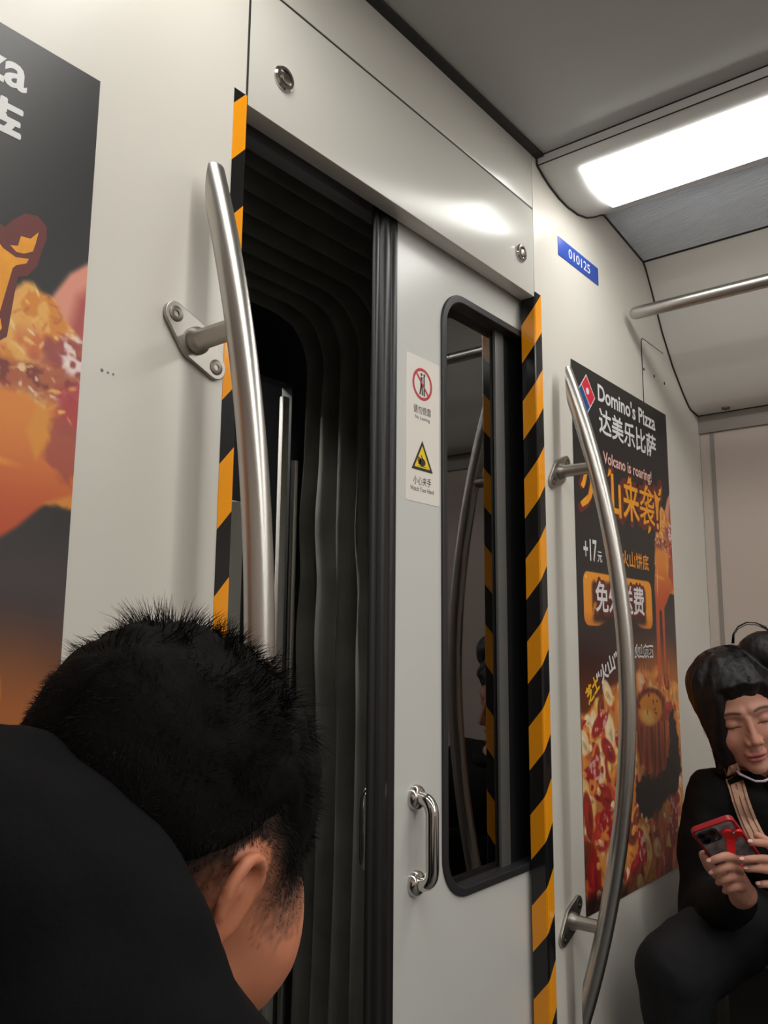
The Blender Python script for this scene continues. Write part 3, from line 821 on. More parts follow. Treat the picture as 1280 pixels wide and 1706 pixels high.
M['poster'] = vcol_mat('poster_print', rough=0.38, spec=0.5)
M['ink_white'] = mat('ink_white', (222, 222, 222), 0.4)
M['ink_orange'] = mat('ink_orange', (240, 160, 32), 0.4, var=0.15, vscale=30)
M['ink_amber'] = mat('ink_amber', (236, 150, 40), 0.4)
M['ink_maroon'] = mat('ink_maroon', (104, 38, 34), 0.4)
M['ink_pink'] = mat('ink_pink', (222, 190, 180), 0.4)
M['ink_yellow'] = mat('ink_yellow', (246, 186, 40), 0.4)
M['ink_black'] = mat('ink_black', (30, 26, 28), 0.4)
M['ink_red'] = mat('ink_red', (212, 34, 58), 0.4)
M['ink_blue'] = mat('ink_blue', (24, 74, 140), 0.4)
def make_poster():
    ob = link('poster', poster_mesh(), M['poster'])
    Yt = -0.0003
    def T(name, s, m, u0, v0, u1, v1, layer=0, **k):
        return text(name, m, ob, s, u0 * PW, -v1 * PH, u1 * PW, -v0 * PH, Yt - 0.0001 * layer, **k)
    T('lettering', "Domino's Pizza", M['ink_white'], 0.235, 0.018, 0.855, 0.055, bold=0.022)
    T('lettering', '达美乐比萨', M['ink_white'], 0.240, 0.068, 0.850, 0.120, fat=0.0014)
    T('lettering', 'Volcano is roaring!', M['ink_maroon'], 0.262, 0.152, 0.785, 0.190, bold=0.06)
    T('lettering', 'Volcano is roaring!', M['ink_pink'], 0.266, 0.155, 0.780, 0.187, 1, bold=0.016)
    # flame title: jagged maroon halo under amber characters
    for i, ch in enumerate('火山来袭'):
        u0 = (0.05, 0.27, 0.455, 0.63)[i]; u1 = (0.27, 0.425, 0.62, 0.80)[i]
        T('flame_halo', ch, M['ink_maroon'], u0 - 0.022, 0.186, u1 + 0.022, 0.290, fat=0.006)
        T('flame_title', ch, M['ink_orange'], u0, 0.197, u1, 0.280, 1, fat=(0.0028, 0.0028, 0.0018, 0.0009)[i])
    def shape(name, pts, m, layer, grow=0.0, par=None):
        P_ = [(a * PW, -b * PH) for a, b in pts]
        if grow:
            cxx = sum(p[0] for p in P_) / len(P_); czz = sum(p[1] for p in P_) / len(P_)
            P_ = [(a + grow * (a - cxx) / math.hypot(a - cxx, b - czz), b + grow * (b - czz) / math.hypot(a - cxx, b - czz)) for a, b in P_]
        b_ = bmesh.new(); flatpoly(b_, P_, Yt - 0.0001 * layer)
        bmesh.ops.triangulate(b_, faces=b_.faces[:])
        return bmo(name, b_, m, par or ob)
    ex = [(0.806, 0.193), (0.822, 0.199), (0.836, 0.205), (0.860, 0.209), (0.884, 0.206), (0.880, 0.211), (0.862, 0.216), (0.852, 0.222), (0.846, 0.240), (0.840, 0.262), (0.822, 0.262), (0.818, 0.236), (0.806, 0.212)]
    halo = [(0.790, 0.180), (0.815, 0.182), (0.836, 0.186), (0.850, 0.176), (0.870, 0.166), (0.894, 0.163), (0.912, 0.170), (0.914, 0.182), (0.906, 0.196), (0.900, 0.210), (0.884, 0.222), (0.866, 0.226), (0.862, 0.245), (0.856, 0.282), (0.838, 0.290), (0.812, 0.284), (0.806, 0.250), (0.792, 0.215)]
    shape('flame_halo', halo, M['ink_maroon'], 0)
    shape('flame_title', ex, M['ink_orange'], 1)
    shape('flame_title', [(0.824, 0.268), (0.842, 0.268), (0.846, 0.276), (0.838, 0.283), (0.824, 0.281), (0.818, 0.274)], M['ink_orange'], 1)
    shape('flame_tongue', [(0.848, 0.200), (0.862, 0.198), (0.866, 0.188), (0.884, 0.187), (0.898, 0.178), (0.894, 0.190), (0.890, 0.198), (0.874, 0.203), (0.860, 0.204)], M['ink_orange'], 1)
    for cu, cv, h_, wd in ((0.12, 0.205, 0.03, 0.02), (0.34, 0.29, 0.035, 0.010), (0.32, 0.195, 0.02, 0.018), (0.52, 0.196, 0.018, 0.022), (0.71, 0.198, 0.018, 0.02), (0.73, 0.288, 0.02, 0.02)):
        shape('flame_tongue', [(cu - wd, cv + h_ * 0.5), (cu + wd * 0.2, cv + h_ * 0.25), (cu + wd, cv - h_ * 0.1), (cu + wd * 1.1, cv - h_ * 0.5), (cu + wd * 0.3, cv - h_ * 0.25), (cu, cv - h_ * 0.6), (cu - wd * 0.3, cv - h_ * 0.1)], M['ink_orange'], 2)
    T('lettering', '+17', M['ink_white'], 0.060, 0.340, 0.178, 0.382, bold=0.02)
    T('lettering', '元', M['ink_white'], 0.182, 0.360, 0.225, 0.381, bold=0.01)
    T('lettering', '火山饼底', M['ink_amber'], 0.420, 0.346, 0.705, 0.379, fat=0.0007)
    for i, ch in enumerate('免外送费'):
        u0 = 0.155 + i * 0.122
        T('lettering_shadow', ch, M['ink_maroon'], u0 - 0.012, 0.412, u0 + 0.124, 0.481, fat=0.0045)
        T('lettering', ch, M['ink_white'], u0, 0.418, u0 + 0.112, 0.475, 2, fat=0.0013)
    T('lettering', '芝士', M['ink_yellow'], 0.045, 0.603, 0.160, 0.633, 1, fat=0.0016, rot=0.55)
    T('lettering', '“火山”', M['ink_white'], 0.135, 0.565, 0.345, 0.597, 1, fat=0.0016, rot=0.42)
    T('lettering_shadow', '火山灰石', M['ink_white'], 0.515, 0.536, 0.712, 0.562, fat=0.0022)
    T('lettering', '火山灰石', M['ink_black'], 0.520, 0.539, 0.707, 0.559, 2, fat=0.0006)
    # diamond emblem
    cx_, cz_ = 0.130 * PW, -0.054 * PH
    h1, h2 = 0.048, 0.050
    def dia(k, dx=0.0):
        return [(cx_ - h1 * k + dx, cz_), (cx_ + dx, cz_ - h2 * k), (cx_ + h1 * k + dx, cz_), (cx_ + dx, cz_ + h2 * k)]
    eb = bmesh.new(); flatpoly(eb, dia(1.0), Yt); em = bmo('emblem', eb, M['ink_white'], ob)
    def cut(t0, t1, k):
        # band of the diamond between two lines parallel to its upper-left / lower-right direction
        a = Vector((cx_ - h1 * k, cz_)); b = Vector((cx_, cz_ - h2 * k)); c = Vector((cx_ + h1 * k, cz_)); d = Vector((cx_, cz_ + h2 * k))
        return [tuple(a.lerp(d, t0)), tuple(b.lerp(c, t0)), tuple(b.lerp(c, t1)), tuple(a.lerp(d, t1))]
    eb = bmesh.new(); flatpoly(eb, cut(0.0, 0.36, 0.92), Yt - 0.0001); bmo('emblem_blue', eb, M['ink_blue'], em)
    eb = bmesh.new(); flatpoly(eb, cut(0.40, 1.0, 0.92), Yt - 0.0001); bmo('emblem_red', eb, M['ink_red'], em)
    eb = bmesh.new()
    qx, qz = cx_ + 0.005, cz_ + 0.008
    flatpoly(eb, [(qx + 0.0085 * math.cos(a), qz + 0.0085 * math.sin(a)) for a in np.linspace(0, 2 * PI, 20, endpoint=False)], Yt - 0.0002)
    bmo('emblem_dot', eb, M['ink_white'], em)
    return ob
poster = make_poster()
def copy_tree(o, parent=None):
    c = o.copy(); COL.objects.link(c)
    if parent is not None: c.parent = parent
    for ch in list(o.children): copy_tree(ch, c)
    return c
poster2 = copy_tree(poster)
poster.location = (1.760, YE - 0.0016, 1.797)
poster2.location = (0.502 - PW, YE - 0.0016, 1.793)
tag(poster, 'tall dark pizza advertising poster right of the door, shown whole behind the grab rail', 'poster', 'pizza posters on the end wall')
tag(poster2, 'tall dark pizza advertising poster cut off at the left edge of the view', 'poster', 'pizza posters on the end wall')
# ------------------------------------------------------------------ benches
def bench(name, x0, x1, label):
    t = thing(name, label, 'bench', ((x0 + x1) / 2, -1.2, 0.0), 'benches along the side walls')
    s = plate_mesh(rrect(x0, 0.385, x1, 0.425, 0.012, 4), [], -3.2, 0.80)
    keep(link('seat', s, M['bench'], None), t); s.materials.clear(); s.materials.append(M['bench'])
    xa = x0 + 0.05 if x0 > 1 else x1 - 0.09
    keep(box('plinth', (min(xa + 0.1, x1 - 0.06) if x0 > 1 else x0 + 0.03, -3.1, 0.0), (x1 - 0.02 if x0 > 1 else x1 - 0.15, 0.75, 0.385), M['dark'], None, 0.004), t)
    return t
bench('bench', 2.20, 2.665, 'grey metal bench along the right wall under the seated woman in black')
bench('bench', -0.335, 0.12, 'grey metal bench along the left wall under the bowed man')

# ------------------------------------------------------------------ figure helpers
def px(x, y, d):
    return CAM + (Rv * ((x - 640.0) / 1400.0) - Uv * ((y - 853.0) / 1400.0) + Fv) * d

def union(name, bms, voxel, smooth=2):
    """fuse closed shapes into one continuous surface"""
    me = bpy.data.meshes.new(name); bms.to_mesh(me); bms.free()
    o = bpy.data.objects.new(name, me); COL.objects.link(o)
    r = o.modifiers.new('r', 'REMESH'); r.mode = 'VOXEL'; r.voxel_size = voxel; r.use_smooth_shade = True
    if smooth:
        s = o.modifiers.new('s', 'SMOOTH'); s.factor = 0.5; s.iterations = smooth
    out = eval_mesh(o); out.name = name
    bpy.data.objects.remove(o); bpy.data.meshes.remove(me)
    return out

def co_of(me):
    a = np.empty(len(me.vertices) * 3); me.vertices.foreach_get('co', a); return a.reshape(-1, 3)
def no_of(me):
    a = np.empty(len(me.vertices) * 3); me.vertex_normals.foreach_get('vector', a); return a.reshape(-1, 3)
def set_co(me, c):
    me.vertices.foreach_set('co', np.ascontiguousarray(c).ravel()); me.update()
def set_col(me, c):
    a = me.color_attributes.new('Col', 'FLOAT_COLOR', 'POINT')
    c = np.clip(c, 0, 255) / 255.0
    c = np.where(c <= 0.04045, c / 12.92, ((c + 0.055) / 1.055) ** 2.4)
    a.data.foreach_set('color', np.concatenate([c, np.ones((len(c), 1))], 1).ravel().astype(np.float32))

def add_ball(bm, c, r, seg=20, rotm=None):
    r = (r, r, r) if isinstance(r, (int, float)) else r
    m = Matrix.Translation(Vector(c)) @ (rotm.to_4x4() if rotm else Matrix.Identity(4)) @ Matrix.Diagonal((*r, 1))
    bmesh.ops.create_uvsphere(bm, u_segments=seg, v_segments=seg * 3 // 4, radius=1.0, matrix=m)

def add_cap(bm, pts, rad, seg=14):
    """tapered limb with rounded ends"""
    P = [Vector(p) for p in pts]; R = list(rad)
    d0 = (P[0] - P[1]).normalized(); d1 = (P[-1] - P[-2]).normalized()
    pp = []; rr_ = []
    for k in (0.98, 0.8, 0.5): pp.append(P[0] + d0 * R[0] * k); rr_.append(R[0] * math.sqrt(1 - k * k))
    # subdivide smoothly
    n = len(P)
    for i in range(n - 1):
        p0 = P[max(i - 1, 0)]; p1 = P[i]; p2 = P[i + 1]; p3 = P[min(i + 2, n - 1)]
        for t in np.linspace(0, 1, 6)[:-1]:
            t = float(t)
            q = 0.5 * ((2 * p1) + (p2 - p0) * t + (2 * p0 - 5 * p1 + 4 * p2 - p3) * t * t + (-p0 + 3 * p1 - 3 * p2 + p3) * t ** 3)
            pp.append(q); rr_.append(R[i] + (R[i + 1] - R[i]) * t)
    pp.append(P[-1]); rr_.append(R[-1])
    for k in (0.5, 0.8, 0.98): pp.append(P[-1] + d1 * R[-1] * k); rr_.append(R[-1] * math.sqrt(1 - k * k))
    add_tube(bm, pp, rr_, seg)

# head as a star-shaped distance field: x forward, y left, z up, origin inside the skull
def smin(a, b, k):
    h = np.clip(0.5 + 0.5 * (b - a) / k, 0, 1)
    return b * (1 - h) + a * h - k * h * (1 - h)
def smax(a, b, k): return -smin(-a, -b, k)
def e_ell(p, c, r):
    q = (p - np.array(c)) / np.array(r); k0 = np.linalg.norm(q, axis=-1)
    k1 = np.linalg.norm(q / np.array(r), axis=-1)
    return k0 * (k0 - 1) / np.maximum(k1, 1e-6)
def e_cap(p, a, b, ra, rb):
    a = np.array(a); b = np.array(b); ab = b - a
    t = np.clip(((p - a) @ ab) / (ab @ ab), 0, 1)
    return np.linalg.norm(p - a - t[..., None] * ab, axis=-1) - (ra + (rb - ra) * t)
def head_sdf(p, fem):
    pm = p.copy(); pm[..., 1] = np.abs(pm[..., 1])
    if not fem:                                          # broader face, longer back of the head
        pm[..., 0] = np.where(pm[..., 0] < -0.01, -0.01 + (pm[..., 0] + 0.01) / 1.17, pm[..., 0])
        pm[..., 1] = pm[..., 1] / (1 + 0.13 * np.clip((0.03 - pm[..., 2]) / 0.05, 0, 1))
    d = e_ell(pm, (-0.010, 0, 0.028), (0.097, 0.077, 0.084))
    d = smin(d, e_ell(pm, (0.030, 0, -0.030), (0.060, 0.060, 0.080)), 0.02)
    d = smin(d, e_ell(pm, (0.030, 0, -0.072), (0.052, 0.050 if fem else 0.056, 0.045)), 0.02)
    d = smin(d, e_ell(pm, (0.076, 0, -0.104), (0.017, 0.020, 0.015)), 0.018)
    d = smin(d, e_ell(pm, (0.060, 0.036, -0.038), (0.026, 0.024, 0.026)), 0.015)
    if not fem: d = smin(d, e_ell(pm, (0.058, 0.050, -0.012), (0.028, 0.022, 0.045)), 0.012)
    d = smin(d, e_cap(pm, (0.084, 0.012, 0.022), (0.070, 0.046, 0.020), 0.010, 0.010), 0.012)
    d = smax(d, -e_ell(pm, (0.101, 0.032, 0.000), (0.018, 0.020, 0.012)), 0.010)
    d = smin(d, e_ell(pm, (0.0735, 0.032, -0.001), (0.0135, 0.0155, 0.0125)), 0.003)
    d = smin(d, e_cap(pm, (0.090, 0, 0.006), (0.1085, 0, -0.036), 0.0065, 0.0095), 0.008)
    d = smin(d, e_ell(pm, (0.098, 0.0115, -0.042), (0.010, 0.0075, 0.0075)), 0.004)
    d = smin(d, e_ell(pm, (0.090, 0, -0.069), (0.0115, 0.023, 0.0055)), 0.004)
    d = smin(d, e_ell(pm, (0.0885, 0, -0.0795), (0.0115, 0.019, 0.0065)), 0.004)
    d = smax(d, -e_cap(pm, (0.102, 0, -0.0738), (0.094, 0.022, -0.0738), 0.0022, 0.0015), 0.003)
    return d
def head_dirs(nu, nv):
    th = np.linspace(0, 2 * PI, nu, endpoint=False); ph = np.linspace(0.004, PI - 0.004, nv)
    T, Pp = np.meshgrid(th, ph)
    return np.stack([np.sin(Pp) * np.cos(T), np.sin(Pp) * np.sin(T), np.cos(Pp)], -1)
HC = np.array([0.012, 0, -0.012])
def head_radius(D, fem):
    rs = np.linspace(0.165, 0.045, 61); r_out = np.full(D.shape[:2], 0.05); done = np.zeros(D.shape[:2], bool)
    for r in rs:
        ins = head_sdf(HC + D * r, fem) < 0
        r_out[ins & ~done] = r; done |= ins
    lo = r_out.copy(); hi = r_out + 0.002
    for _ in range(6):
        m = (lo + hi) / 2; ins = head_sdf(HC + D * m[..., None], fem) < 0
        lo = np.where(ins, m, lo); hi = np.where(ins, hi, m)
    return (lo + hi) / 2
def grid_faces(nu, nv):
    fs = []
    for j in range(nv - 1):
        for i in range(nu):
            a = j * nu + i; b = j * nu + (i + 1) % nu
            fs.append((a, a + nu, b + nu, b))
    fs.append(tuple(range(nu))); fs.append(tuple(range((nv - 1) * nu, nv * nu))[::-1])
    return fs
def xform(P, mx):
    A = np.array(mx)
    return P @ A[:3, :3].T + A[:3, 3]
def add_grid(bm, P, nu, nv):
    vs = [bm.verts.new(p) for p in P]
    for f in grid_faces(nu, nv): bm.faces.new([vs[i] for i in f])
def head_matrix(pos, fwd, roll):
    f = Vector(fwd).normalized(); l = Vector((0, 0, 1)).cross(f).normalized(); u = f.cross(l)
    l2 = l * math.cos(roll) + u * math.sin(roll); u2 = -l * math.sin(roll) + u * math.cos(roll)
    m = Matrix.Identity(4)
    for i in range(3): m[i][0] = f[i]; m[i][1] = l2[i]; m[i][2] = u2[i]; m[i][3] = pos[i]
    return m
def add_ear(bm, mx, s, sc=1.0):
    """outer ear: rim, inner ridge, bowl and lobe as closed solids fused later"""
    c = Vector((-0.012, s * 0.072, -0.020))
    def q(a, b, o): return mx @ (c + Vector((a - 0.40 * o, s * o * 0.9, b)) * sc)
    rim = [q(0.012, -0.004, 0.002), q(0.016, 0.012, 0.006), q(0.012, 0.026, 0.011), q(0.0, 0.033, 0.016), q(-0.013, 0.028, 0.019), q(-0.018, 0.014, 0.020), q(-0.016, -0.002, 0.018), q(-0.009, -0.016, 0.014), q(0.001, -0.026, 0.009), q(0.009, -0.027, 0.005), q(0.012, -0.018, 0.002)]
    add_cap(bm, rim, [0.0036, 0.004, 0.0042, 0.0042, 0.0042, 0.0042, 0.0042, 0.0045, 0.0055, 0.005, 0.004], 10)
    add_cap(bm, [q(0.004, 0.018, 0.007), q(-0.006, 0.010, 0.011), q(-0.008, -0.004, 0.011), q(-0.003, -0.014, 0.008)], [0.0035, 0.004, 0.004, 0.0035], 10)
    add_ball(bm, q(0.010, -0.006, 0.004), 0.0045 * sc, 10)
    disc = [q(0.0, 0.004, 0.003 + 0.0)]
    rot = mx.to_3x3() @ Matrix.Rotation(s * 0.42, 3, 'Z')
    add_ball(bm, q(-0.003, 0.004, 0.0075), (0.0165 * sc, 0.0045 * sc, 0.030 * sc), 16, rot)
    add_cap(bm, [mx @ (c + Vector((-0.004, -s * 0.006, 0.012))), q(-0.007, 0.012, 0.010)], [0.008, 0.006], 10)

def local(P, mx): return xform(P, mx.inverted())
def wrinkle(me, amp, sc, seed=0, aniso=(1, 1, 1)):
    from mathutils import noise as mn
    c = co_of(me); n = no_of(me); off = Vector((seed * 3.1, seed * 7.7, seed * 1.3))
    d = np.array([mn.noise(Vector((p[0] * sc * aniso[0], p[1] * sc * aniso[1], p[2] * sc * aniso[2])) + off) + 0.5 * mn.noise(Vector((p[0] * sc * 2.3 * aniso[0], p[1] * sc * 2.3 * aniso[1], p[2] * sc * 2.3 * aniso[2])) + off) for p in c])
    set_co(me, c + n * (d * amp)[:, None])

def strand_mesh(roots, dirs, lens, rad, bend, nseg=3):
    """roots (N,3), dirs (N,3), bend (N,3) added quadratically; three-sided tapered prisms"""
    N = len(roots); a = np.cross(dirs, np.array([0.31, 0.77, 0.55])); a /= np.linalg.norm(a, axis=1)[:, None]
    b = np.cross(dirs, a); V = np.zeros((N, nseg + 1, 3, 3))
    for k in range(nseg + 1):
        t = k / nseg
        c = roots + dirs * (lens * t)[:, None] + bend * (lens * t * t)[:, None]
        rr_ = (rad * (1 - 0.92 * t))
        for j in range(3):
            an = 2 * PI * j / 3
            V[:, k, j] = c + (a * math.cos(an) + b * math.sin(an)) * rr_[:, None]
    base = (np.arange(N) * (nseg + 1) * 3)[:, None, None]
    k = np.arange(nseg)[None, :, None]; j = np.arange(3)[None, None, :]
    i0 = base + k * 3 + j; i1 = base + k * 3 + (j + 1) % 3
    F = np.stack([i0, i1, i1 + 3, i0 + 3], -1).reshape(-1, 4)
    me = bpy.data.meshes.new('strands')
    me.vertices.add(N * (nseg + 1) * 3); me.vertices.foreach_set('co', V.ravel())
    me.loops.add(F.size); me.loops.foreach_set('vertex_index', F.ravel())
    me.polygons.add(len(F)); me.polygons.foreach_set('loop_start', np.arange(0, F.size, 4))
    me.update(calc_edges=True)
    return me

M['hair'] = mat('black_hair', (11, 9, 8), 0.75, spec=0.1, bump=0.25, bscale=260)
M['skin_m'] = vcol_mat('skin_tan', rough=0.5, spec=0.35, sss=0.12)
M['skin_w'] = vcol_mat('skin_pale', rough=0.5, spec=0.35, sss=0.12)
M['jacket'] = mat('black_jacket_cloth', (10, 10, 12), 0.85, spec=0.12, bump=0.25, bscale=220, var=0.15, vscale=14)
M['coat'] = mat('black_coat_cloth', (13, 12, 13), 0.8, spec=0.2, bump=0.25, bscale=160, var=0.15, vscale=10)
M['trousers'] = mat('black_trousers', (26, 26, 28), 0.8, spec=0.25, bump=0.2, bscale=160)
M['shoe'] = mat('black_shoe', (18, 18, 18), 0.4)

def hand(bm, wrist, palm, tips, thumb, scale=1.0):
    """palm solid plus four separate finger chains and a thumb; tips = list of joint lists"""
    add_cap(bm, [wrist] + palm, [0.024 * scale] + [0.027 * scale] * (len(palm) - 1) + [0.024 * scale], 14)
    for ch in tips:
        n = len(ch)
        add_cap(bm, ch, [0.0092 * scale - 0.0010 * scale * i for i in range(n)], 12)
    add_cap(bm, thumb, [0.013 * scale, 0.0108 * scale, 0.0095 * scale, 0.0078 * scale][:len(thumb)], 12)

# ------------------------------------------------------------------ bowed man on the left
man = thing('person', 'man in a black jacket with cropped hair, head bowed away from us at lower left', 'person', (0.0, 0.50, 0.44))
MC = px(264, 1414, 0.512)
mF = Vector((0.785, 0.19, -0.58))
mM = head_matrix(MC, mF, 0.17)
NU, NV = 170, 120
D = head_dirs(NU, NV)
Rm = head_radius(D, False)
P = (HC + D * Rm[..., None]).reshape(-1, 3)
bm = bmesh.new()
add_grid(bm, xform(P, mM), NU, NV)
for s in (1, -1): add_ear(bm, mM, s, 0.86)
nk = [mM @ Vector((-0.022, 0, -0.045)), mM @ Vector((-0.045, 0, -0.12)), Vector((0.225, 0.50, 0.90)), Vector((0.16, 0.50, 0.80))]
add_cap(bm, nk, [0.060, 0.058, 0.066, 0.08], 20)
# torso, arms, hands, legs under the clothes
add_cap(bm, [(0.15, 0.50, 0.84), (0.06, 0.50, 0.68), (0.0, 0.50, 0.52)], [0.12, 0.13, 0.14], 18)
SHR = px(-60, 1523, 0.40); ELB = px(255, 1960, 0.37)
for sh, el, wr in ((SHR, ELB, Vector((0.46, 0.42, 0.66))), (Vector((0.17, 0.68, 0.92)), Vector((0.27, 0.70, 0.68)), Vector((0.46, 0.56, 0.66)))):
    add_cap(bm, [sh, el], [0.05, 0.042], 14); add_cap(bm, [el, wr], [0.042, 0.028], 14)
    d_ = 1 if sh is SHR else -1
    pk = wr + Vector((0.06, 0.02 * d_, 0.01))
    hand(bm, wr, [wr + Vector((0.03, 0.008 * d_, 0.004)), pk], [[pk + Vector((0.0, (-0.02 + 0.0135 * i) , 0.002)), pk + Vector((0.035, -0.018 + 0.013 * i + 0.012 * d_, 0.004)), pk + Vector((0.052, -0.012 + 0.011 * i + 0.02 * d_, 0.022)), pk + Vector((0.046, -0.010 + 0.010 * i + 0.024 * d_, 0.036))] for i in range(4)],
         [wr + Vector((0.025, 0.0, 0.02)), wr + Vector((0.05, 0.012 * d_, 0.038)), wr + Vector((0.075, 0.02 * d_, 0.046))])
for yy in (0.40, 0.60):
    add_cap(bm, [(0.02, yy, 0.525), (0.44, yy, 0.50)], [0.075, 0.05], 16); add_cap(bm, [(0.44, yy, 0.50), (0.42, yy, 0.09)], [0.05, 0.035], 14)
    add_cap(bm, [(0.42, yy, 0.06), (0.54, yy, 0.04)], [0.035, 0.03], 12)
mb = union('body', bm, 0.0030, 1)
def man_hair_mask(q):
    x, y, z = q[:, 0], q[:, 1], q[:, 2]
    line = np.interp(x, [-0.12, -0.085, -0.055, -0.030, -0.012, 0.010, 0.026, 0.045, 0.060, 0.075, 0.09], [-0.080, -0.076, -0.054, -0.022, 0.002, -0.004, -0.014, -0.014, 0.004, 0.044, 0.060])
    return np.clip((z - line) / 0.058 + 0.22, 0, 1)
q = local(co_of(mb), mM)
hm = man_hair_mask(q); inhead = (np.linalg.norm(q, axis=1) < 0.15)
from mathutils import noise as mnoise
fine = np.array([mnoise.noise(Vector(p) * 420) for p in q]); mot = np.array([mnoise.noise(Vector(p) * 45) for p in q])
skin = np.array([196, 128, 96])[None] * (1 + 0.05 * mot + 0.02 * fine)[:, None]
ear_red = np.clip(1 - np.abs(np.abs(q[:, 1]) - 0.084) / 0.02, 0, 1) * inhead
skin = skin * (1 - 0.15 * ear_red[:, None]) + np.array([214, 110, 84])[None] * 0.15 * ear_red[:, None]
notear = (np.abs(q[:, 1]) < 0.0775 + 0.001)
st = np.clip(hm ** 1.2 * 1.1 + fine * 0.35 * (hm > 0.05) * (hm < 0.9), 0, 1) * inhead * notear
skin = skin * (1 - st[:, None]) + np.array([30, 23, 21])[None] * st[:, None]
dark_spot = np.exp(-(((q - np.array([-0.052, -0.066, -0.040])) / 0.007) ** 2).sum(1))  # small dark brown spot behind the right ear
skin = skin * (1 - 0.8 * dark_spot[:, None]) + np.array([60, 24, 18])[None] * 0.8 * dark_spot[:, None]
set_col(mb, skin)
keep(link('body', mb, M['skin_m'], None, True), man)
# hair: a close cap with a few thousand short strands
hmg = man_hair_mask(P)
upn = np.clip((P[:, 2] - 0.02) / 0.07, 0, 1)
thick = (0.002 + 0.011 * upn) * np.clip((hmg - 0.86) / 0.14, 0, 1) - 0.004 * (1 - np.clip((hmg - 0.6) / 0.3, 0, 1))
cn = np.array([mnoise.noise(Vector(p) * 60) + 0.6 * mnoise.noise(Vector(p) * 140) for p in P])
CP = HC + D.reshape(-1, 3) * (Rm.reshape(-1) + thick + 0.0035 * cn * np.clip((hmg - 0.6) / 0.4, 0, 1) * (0.3 + upn))[:, None]
hb = bmesh.new(); add_grid(hb, xform(CP, mM), NU, NV)
hairo = keep(bmo('hair', hb, M['hair'], None, True), man)
NS = 20000
Dr = rng.normal(size=(NS * 3, 3)); Dr /= np.linalg.norm(Dr, axis=1)[:, None]
def surf(Dr, R):
    ph = np.arccos(np.clip(Dr[:, 2], -1, 1)); th = np.arctan2(Dr[:, 1], Dr[:, 0]) % (2 * PI)
    j = np.clip(((ph - 0.004) / (PI - 0.008) * (NV - 1)).round().astype(int), 0, NV - 1); i = (th / (2 * PI) * NU).round().astype(int) % NU
    return HC + Dr * R[j, i][:, None]
Sr = surf(Dr, Rm); mk = man_hair_mask(Sr)
ok = (rng.random(len(Sr)) < mk ** 1.5 * (mk > 0.28))
Sr = Sr[ok][:NS]; Dr = Dr[ok][:NS]; mk = mk[ok][:NS]; n_ = len(Sr)
upn = np.clip((Sr[:, 2] - 0.015) / 0.075, 0, 1)
stand = upn * np.clip((0.03 - Sr[:, 0]) / 0.06, 0, 1)
ln = (0.0008 + 0.0034 * mk ** 2 + (0.010 + 0.020 * stand) * upn) * rng.uniform(0.6, 1.15, n_)
flow = np.stack([np.where(Sr[:, 0] > -0.02, 0.75, -0.15), np.sign(Sr[:, 1]) * 0.1, -0.55 * (1 - upn)], 1)
clump = np.array([[mnoise.noise(Vector(p) * 55 + Vector((k * 9.1, 0, 0))) for k in range(3)] for p in Sr])
dr = Dr * (0.22 + 0.60 * stand)[:, None] + flow * 0.7 + clump * 0.9 + rng.normal(size=(n_, 3)) * 0.16
dr /= np.linalg.norm(dr, axis=1)[:, None]
bend = np.stack([0.25 * np.ones(n_), 0 * mk, -0.25 * np.ones(n_)], 1) * 0.7 + clump * 0.3
A3 = np.array(mM)[:3, :3]
sm_ = strand_mesh(xform(Sr + Dr * 0.001, mM), dr @ A3.T, ln, 0.00014 + 0.00010 * mk + 0.00022 * upn, bend @ A3.T, 4)
M['strand'] = mat('hair_strand', (16, 12, 11), 0.55, spec=0.18)
so = link('hair_strands', sm_, M['strand'], None, True); so.parent = hairo; so['kind'] = 'stuff'
# jacket
jb_ = bmesh.new()
add_cap(jb_, [SHR, (SHR + ELB) / 2, ELB], [0.086, 0.083, 0.074], 20); add_cap(jb_, [ELB, Vector((0.44, 0.42, 0.665))], [0.074, 0.05], 16)
add_cap(jb_, [(0.17, 0.68, 0.92), (0.27, 0.70, 0.68)], [0.088, 0.07], 18); add_cap(jb_, [(0.27, 0.70, 0.68), (0.44, 0.565, 0.665)], [0.07, 0.05], 16)
add_cap(jb_, [(0.155, 0.52, 0.885), (0.07, 0.50, 0.74), (0.02, 0.50, 0.625)], [0.125, 0.170, 0.180], 22)
add_cap(jb_, [SHR + Vector((0.0, 0.03, -0.01)), (0.155, 0.50, 0.90), (0.17, 0.66, 0.91)], [0.085, 0.10, 0.085], 18)
jm_ = union('jacket', jb_, 0.0075, 4)
wrinkle(jm_, 0.009, 12, 3)
keep(link('jacket', jm_, M['jacket'], None, True), man)
tb_ = bmesh.new()
for yy in (0.40, 0.60):
    add_cap(tb_, [(0.02, yy, 0.535), (0.44, yy, 0.505)], [0.088, 0.066], 16); add_cap(tb_, [(0.44, yy, 0.505), (0.42, yy, 0.12)], [0.066, 0.055], 14)
add_cap(tb_, [(0.0, 0.42, 0.535), (0.0, 0.58, 0.535)], [0.09, 0.09], 16)
keep(link('trousers', union('trousers', tb_, 0.009, 3), M['trousers'], None, True), man)
for yy in (0.40, 0.60):
    sb_ = bmesh.new(); add_cap(sb_, [(0.40, yy, 0.055), (0.47, yy, 0.05), (0.57, yy, 0.042)], [0.05, 0.045, 0.04], 14)
    for v_ in sb_.verts: v_.co.z = max(v_.co.z, 0.001)
    keep(bmo('shoe', sb_, M['shoe'], None, True, 60), man)
